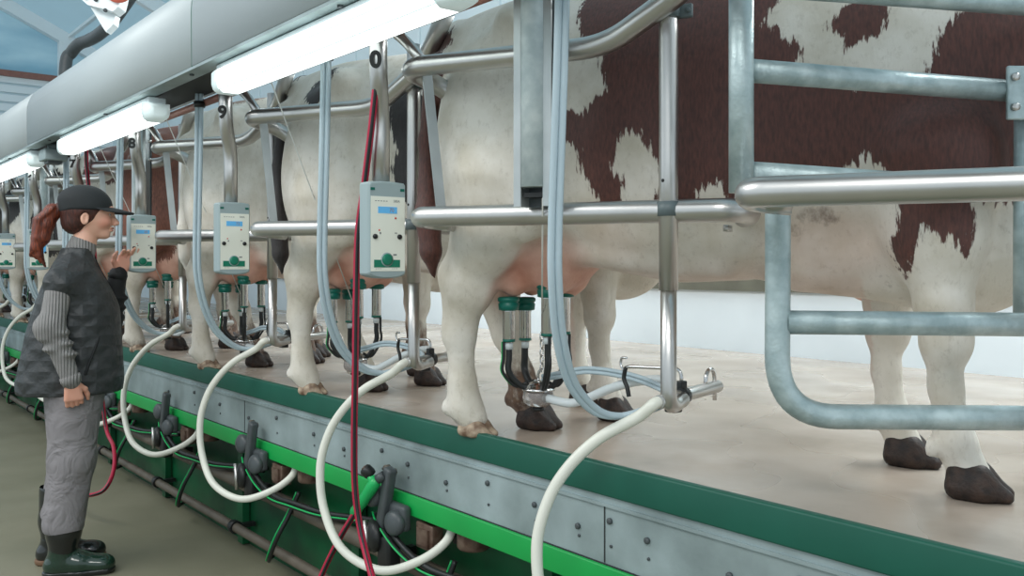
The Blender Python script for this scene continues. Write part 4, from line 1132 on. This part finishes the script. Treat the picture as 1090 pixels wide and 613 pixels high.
# neck, skull, face (looking along +X)
B.chain([(.01, 0, 1.40), (.045, 0, 1.50), (.062, 0, 1.57)], [.055, .046, .048], .03)
B.ell((.062, 0, 1.648), (.098, .076, .092), .02)
B.ell((.105, 0, 1.604), (.060, .056, .072), .025)
B.ell((.132, 0, 1.536), (.024, .026, .018), .022)              # chin
B.cone((.060, 0, 1.575), (.125, 0, 1.545), .028, .016, .025, 1.25)   # jaw
B.ell((.150, 0, 1.652), (.022, .045, .024), .02)               # brow
B.cone((.164, 0, 1.628), (.186, 0, 1.592), .0075, .0105, .012)   # nose
B.ell((.176, 0, 1.586), (.012, .015, .008), .008)
for s in (-1, 1):
    B.ell((.135, s * .036, 1.595), (.026, .020, .022), .02)    # cheek
    B.ell((.162, s * .030, 1.628), (.014, .014, .010), .010, op='s')
    B.ell((.148, s * .030, 1.627), (.012, .013, .011), .004)
    B.ell((.055, s * .077, 1.608), (.018, .008, .030), .006)   # ear
    B.ell((.060, s * .084, 1.610), (.009, .006, .018), .004, op='s')
B.ell((.164, 0, 1.567), (.010, .022, .0055), .005); B.ell((.161, 0, 1.5565), (.010, .018, .006), .005)
B.ell((.172, 0, 1.5618), (.010, .020, .0016), .002, op='s')
# arms
B.chain([SH_R, EL_R, WR_R], [.050, .040, .026], .03); B.chain([SH_L, EL_L, WR_L], [.050, .040, .026], .03)
# right hand: relaxed, back of the hand towards the camera side
def hand(wr, palm_d, across, normal, curls, thumb, spread=.019):
    wr = Vector(wr); d = Vector(palm_d).normalized(); a = Vector(across); a = (a - d * a.dot(d)).normalized(); n = Vector(normal); n = (n - d * n.dot(d) - a * n.dot(a)).normalized()
    for i in range(4):
        u = (i - 1.5) * spread
        B.cone(wr + a * u * .55 + d * .012, wr + a * u + d * .078, .0150, .0122, .012)
    lens = [.068, .078, .073, .058]
    for i in range(4):
        u = (i - 1.5) * spread * 1.04
        p = wr + a * u + d * .080; ang = 0; L_ = lens[i]; r = .0088
        P = [p]; f = d
        for seg, c in zip((.46, .30, .24), curls[i]):
            ang += c; f = d * math.cos(ang) + n * math.sin(ang); p = p + f * L_ * seg; P.append(p)
        B.chain([tuple(q) for q in P], [.0098, .0088, .0080, .0066], .004)
    P = [wr - a * spread * 1.2 * thumb[0] + d * .022 + n * .006]
    f = (d * .62 - a * .62 * thumb[0] + n * .38).normalized(); P.append(P[0] + f * .038); 
    f = (d * .85 - a * .25 * thumb[0] + n * .42).normalized(); P.append(P[1] + f * .030); P.append(P[2] + (d * .9 + n * .35).normalized() * .024)
    B.chain([tuple(q) for q in P], [.0150, .0118, .0098, .0075], .008)
hand(WR_R, (.12, .02, -1), (1, .1, .1), (-.05, 1, 0), [(.55, .9, .7), (.6, .95, .7), (.65, .95, .7), (.7, 1.0, .7)], (-1,), .0185)
hand(WR_L, (.40, .0, .82), (-.62, -.10, .52), (.72, -.16, -.42), [(.45, .55, .3), (.40, .7, .4), (.20, .45, .25), (-.05, .10, .10)][::-1], (-1,), .0185)
body = B.mesh('body', M['skin'], person)
def attr(me, name, fn):
    n = len(me.vertices); c = np.zeros(n * 3, np.float32); me.vertices.foreach_get('co', c); c = c.reshape(-1, 3)
    a = me.attributes.new(name, 'FLOAT', 'POINT'); a.data.foreach_set('value', fn(c[:, 0], c[:, 1], c[:, 2]).astype(np.float32))
def blob(cx, cy, cz, rx, ry, rz): return lambda x, y, z: np.clip(1.6 - 1.2 * np.sqrt(((x - cx) / rx) ** 2 + ((np.abs(y) - cy) / ry) ** 2 + ((z - cz) / rz) ** 2), 0, 1)
attr(body.data, 'lip', blob(.172, 0, 1.562, .014, .024, .010)); attr(body.data, 'brow', blob(.160, .032, 1.651, .018, .022, .005))
attr(body.data, 'blush', lambda x, y, z: np.clip(np.maximum(blob(.135, .045, 1.592, .035, .025, .03)(x, y, z) * .6, (z < 1.45) * .35), 0, 1))
for s in (-1, 1):
    MB().lathe([(.001, -.0105), (.007, -.008), (.0105, 0), (.007, .008), (.001, .0105)], (.1500, s * .0305, 1.628), frame((1, s * .3, 0)), 16).build('eye', M['white_paint'], person)
    MB().lathe([(.001, 0), (.0042, 0), (.0038, .001), (.001, .0012)], (.1602, s * .0330, 1.628), frame((1, s * .3, 0)), 12).build('iris', M['knob'], person)
# hair
Hs = SDF((-.30, -.14, 1.30), (.16, .14, 1.80), .0042)
Hs.ell((.045, 0, 1.650), (.105, .088, .096), .02)
Hs.ell((.010, 0, 1.590), (.062, .070, .055), .02)
Hs.cone((.20, 0, 1.58), (.12, 0, 1.52), .085, .09, .01, 1.6, op='s')
Hs.ell((.16, 0, 1.60), (.075, .12, .060), .01, op='s')
for s in (-1, 1): Hs.ell((.060, s * .085, 1.600), (.022, .02, .034), .008, op='s')
Hs.mesh('hair', M['hairdark'], person)
Pt = SDF((-.30, -.12, 1.26), (.05, .12, 1.72), .0045)
Pt.chain([(-.045, 0, 1.650), (-.085, 0, 1.640), (-.118, -.01, 1.58), (-.130, -.015, 1.52), (-.150, -.02, 1.475), (-.175, -.02, 1.445)], [.024, .034, .040, .034, .022, .005], .02)
for k_ in range(9):
    y = -.035 + .009 * k_; x = .006 * ((k_ * 5) % 4)
    Pt.chain([(-.08 - x, y, 1.655), (-.135 - x, y * 1.3, 1.60), (-.142 - x, y * 1.25, 1.52), (-.135 - x * 2, y * .8, 1.44), (-.115 - x * 3, y * .5, 1.385 + x * 3)], [.010, .014, .013, .009, .003], .006)
Pt.mesh('ponytail', M['hair'], person)
MB().tube([(-.050, 0, 1.652), (-.066, 0, 1.650)], .031, 16).build('hair_tie', M['hairdark'], person)
# cap
Cp = SDF((-.10, -.13, 1.56), (.32, .13, 1.80), .0042)
Cp.ell((.052, 0, 1.665), (.115, .096, .098), .01)
Cp.ell((.035, 0, 1.700), (.098, .085, .062), .02)
Cp.put(lambda X, Y, Z: (Z - 1.648 - .16 * (X - .04) * 0 + .0 * Y - np.clip((.0 - X), 0, 1) * -.25) + 0 * X, (-.2, -.2, 1.5), (.4, .2, 1.9), .008, 's')
Cp.mesh('cap', M['cap'], person)
Br = SDF((.06, -.12, 1.58), (.32, .12, 1.72), .004)
def brim(X, Y, Z):
    r = np.sqrt(((X - .118) / .142) ** 2 + (Y / .088) ** 2)
    zc = 1.670 - (X - .13) * .26 - (Y ** 2) * 3.0
    return np.maximum(np.maximum((r - 1) * .088, np.abs(Z - zc) - .0042), .09 - X)
Br.put(brim, (.05, -.13, 1.57), (.33, .13, 1.73), .004)
Br.mesh('cap_brim', M['cap'], person)
MB().lathe([(.001, 0), (.007, 0), (.005, .005), (.001, .006)], (.035, 0, 1.758), None, 12).build('cap_button', M['cap'], person)
# roll neck and sleeves
K1 = SDF((-.06, -.10, 1.36), (.15, .10, 1.58), .005)
K1.chain([(.010, 0, 1.40), (.030, 0, 1.46), (.046, 0, 1.513)], [.070, .059, .055], .02)
K1.put(lambda X, Y, Z: (1.514 + .35 * (.05 - X)) - Z + 0 * Y, (-.1, -.1, 1.3), (.2, .1, 1.6), .006, 's')
K1.mesh('roll_neck', M['knit'], person)
for nm, a, b_, c, rr, fo in (('sleeve', SH_R, EL_R, WR_R, (.056, .050, .037), 1), ('sleeve', SH_L, EL_L, WR_L, (.066, .055, .040), 0)):
    lo = np.minimum(np.minimum(a, b_), c) - .12; hi = np.maximum(np.maximum(a, b_), c) + .12
    S = SDF(lo, hi, .005); w_ = Vector(c); e_ = Vector(b_)
    S.chain([a, b_, tuple(w_)], rr, .03)
    for q in range(5):
        p = e_ + (w_ - e_) * (.10 + .10 * q) ; S.ell(tuple(p + Vector((.03 * (-1) ** q, 0, 0))), (.036, .050, .014), .02)
    S.ell(tuple(e_ + Vector((-.015, 0, 0))), (.055, .055, .05), .03)
    S.mesh(nm, M['knit'] if fo else M['vest_trim'], person)
    MB().tube([w_ + (e_ - w_) * .10, w_ + (e_ - w_) * .02, w_ - (e_ - w_) * .06], [.0425, .0435, .039], 20).build('cuff', M['knit'] if fo else M['vest_trim'], person)
# quilted vest
V = SDF((-.30, -.33, .78), (.28, .33, 1.56), .006)
keys = [(.815, -.012, 0, .218, .205), (.84, -.012, 0, .230, .214), (.95, -.004, 0, .216, .210), (1.08, .004, 0, .200, .205), (1.20, .018, 0, .180, .202), (1.28, .014, 0, .150, .200), (1.36, .008, 0, .112, .185), (1.405, .006, 0, .088, .130), (1.445, .014, 0, .073, .082), (1.475, .024, 0, .069, .070)]
V.put(loft_fn(keys, 2, 2.3), (-.3, -.33, .78), (.28, .33, 1.55), .001)
for s in (-1, 1): V.cone((.0, s * .09, 1.365), (-.028, s * .182, 1.315), .055, .074, .04)

V.cone((.026, 0, 1.44), (.056, 0, 1.54), .060, .066, .008, op='s')
V.ell((.14, 0, 1.535), (.07, .06, .07), .02, op='s')
V.mesh('vest', M['vest'], person)
MB().tube(spline([(.086, .005, 1.44), (.106, .01, 1.385), (.155, .015, 1.28), (.190, .018, 1.14), (.202, .018, .97), (.206, .018, .86)]), .0055, 8).build('zip_placket', M['vest_trim'], person)
MB().tube(spline([(.13, -.160, 1.10), (.11, -.185, 1.03), (.085, -.200, .96), (.07, -.208, .91)]), .006, 8).build('pocket_welt', M['vest_trim'], person)
# trousers
Tr = SDF((-.22, -.26, .14), (.22, .26, 1.0), .006)
Tr.ell((.005, 0, .90), (.145, .19, .12), .03)
for s, dx in ((-1, .005), (1, -.030)):
    Tr.chain([(.012, s * .085, .86), (.002 + dx * .5, s * .092, .52), (-.035 + dx, s * .098, .235)], [.128, .095, .088], .04)
    Tr.put(lambda X, Y, Z: Z - .192 + .18 * (X + .03) * .4 + 0 * Y, (-.3, min(0, s * .4), .1), (.3, max(0, s * .4), .3), .008, 's')
Tr.mesh('trousers', M['trouser'], person)
# boots
for s, dx, rz in ((-1, .018, -.10), (1, -.040, .04)):
    bt = empty('rubber_boot', (dx - .04, s * .105, 0), rz); bt.parent = person
    S = SDF((-.13, -.09, -.005), (.26, .09, .36), .0055)
    S.chain([(.0, 0, .34), (-.005, 0, .20), (-.01, 0, .09)], [.076, .072, .056], .02)
    S.cone((-.03, 0, .055), (.10, 0, .045), .048, .045, .03)
    S.put(lambda X, Y, Z: Z - .105 + 0 * X + 0 * Y, (-.2, -.2, -.1), (.3, .2, .115), .006, 's')
    S.mesh('boot_shaft', M['boot'], bt)
    S = SDF((-.13, -.09, -.005), (.26, .09, .20), .005)
    S.cone((-.01, 0, .14), (-.012, 0, .07), .060, .058, .02)
    S.chain([(-.045, 0, .045), (.06, 0, .052), (.165, 0, .036)], [.046, .050, .036], .03, 1.0)
    S.ell((.15, 0, .045), (.055, .046, .036), .03)
    S.put(lambda X, Y, Z: Z - .022 + 0 * X + 0 * Y, (-.2, -.2, -.1), (.3, .2, .05), .004, 's')
    S.put(lambda X, Y, Z: .128 - Z + 0 * X + 0 * Y, (-.2, -.2, .1), (.3, .2, .25), .006, 's')
    S.mesh('boot_foot', M['bootfoot'] if s < 0 else M['boot'], bt)
    S = SDF((-.13, -.09, -.01), (.26, .09, .06), .005)
    S.chain([(-.045, 0, .02), (.06, 0, .02), (.165, 0, .02)], [.050, .053, .046], .02)
    S.put(lambda X, Y, Z: Z - .001 + 0 * X + 0 * Y, (-.2, -.2, -.1), (.3, .2, .1), .003, 's')
    S.put(lambda X, Y, Z: .026 - Z + 0 * X + 0 * Y, (-.2, -.2, -.1), (.3, .2, .1), .003, 's')
    S.ell((.035, 0, .0), (.028, .09, .010), .003, op='s')
    S.mesh('sole', M['sole'] if s > 0 else M['boot'], bt)

# ------------------------------------------------------------------ camera, sky and fill lights
cam = bpy.data.cameras.new('camera'); co = bpy.data.objects.new('camera', cam); COL.objects.link(co)
co.matrix_world = Matrix.Translation(CAM) @ Matrix((RV.normalized(), Vector((0, 0, 1)), -DV.normalized())).transposed().to_4x4()
cam.sensor_width = 36; cam.lens = 36 * FPX / 1090; cam.shift_y = -25.5 / 1090; cam.clip_start = .05; cam.clip_end = 200
sc = bpy.context.scene; sc.camera = co
w = bpy.data.worlds.new('sky'); sc.world = w; w.use_nodes = True
bg = w.node_tree.nodes['Background']; bg.inputs[0].default_value = (.80, .92, 1.0, 1); bg.inputs[1].default_value = .9
def area(name, loc, target, sx, sy, power, col=(1, 1, 1)):
    l = bpy.data.lights.new(name, 'AREA'); l.shape = 'RECTANGLE'; l.size = sx; l.size_y = sy; l.energy = power; l.color = col
    o = bpy.data.objects.new(name, l); COL.objects.link(o); o.location = loc
    o.rotation_euler = (Vector(target) - Vector(loc)).to_track_quat('-Z', 'Y').to_euler(); return o
area('hall_fill_light', (3.2, -3.6, 3.6), (0, .2, .6), 3.0, 1.2, 95, (1, .98, .94))  # added fill lights on the pit side, not lamps of the hall
area('hall_fill_light', (-2.5, -3.8, 3.6), (-2.6, .2, .4), 4.0, 1.2, 110, (1, .98, .95))
area('platform_fill_light', (1.2, 2.2, 2.3), (1.0, 1.8, 0), 2.5, .4, 75, (.95, 1, 1))  # added fill lights that brighten the platform and its back wall
area('platform_fill_light', (-3.2, 2.2, 2.3), (-3.0, 1.8, 0), 5, .4, 110, (.95, 1, 1))
sc.view_settings.view_transform = 'Standard'; sc.view_settings.look = 'None'; sc.view_settings.exposure = .14; sc.view_settings.gamma = 1
sc.view_settings.use_curve_mapping = False
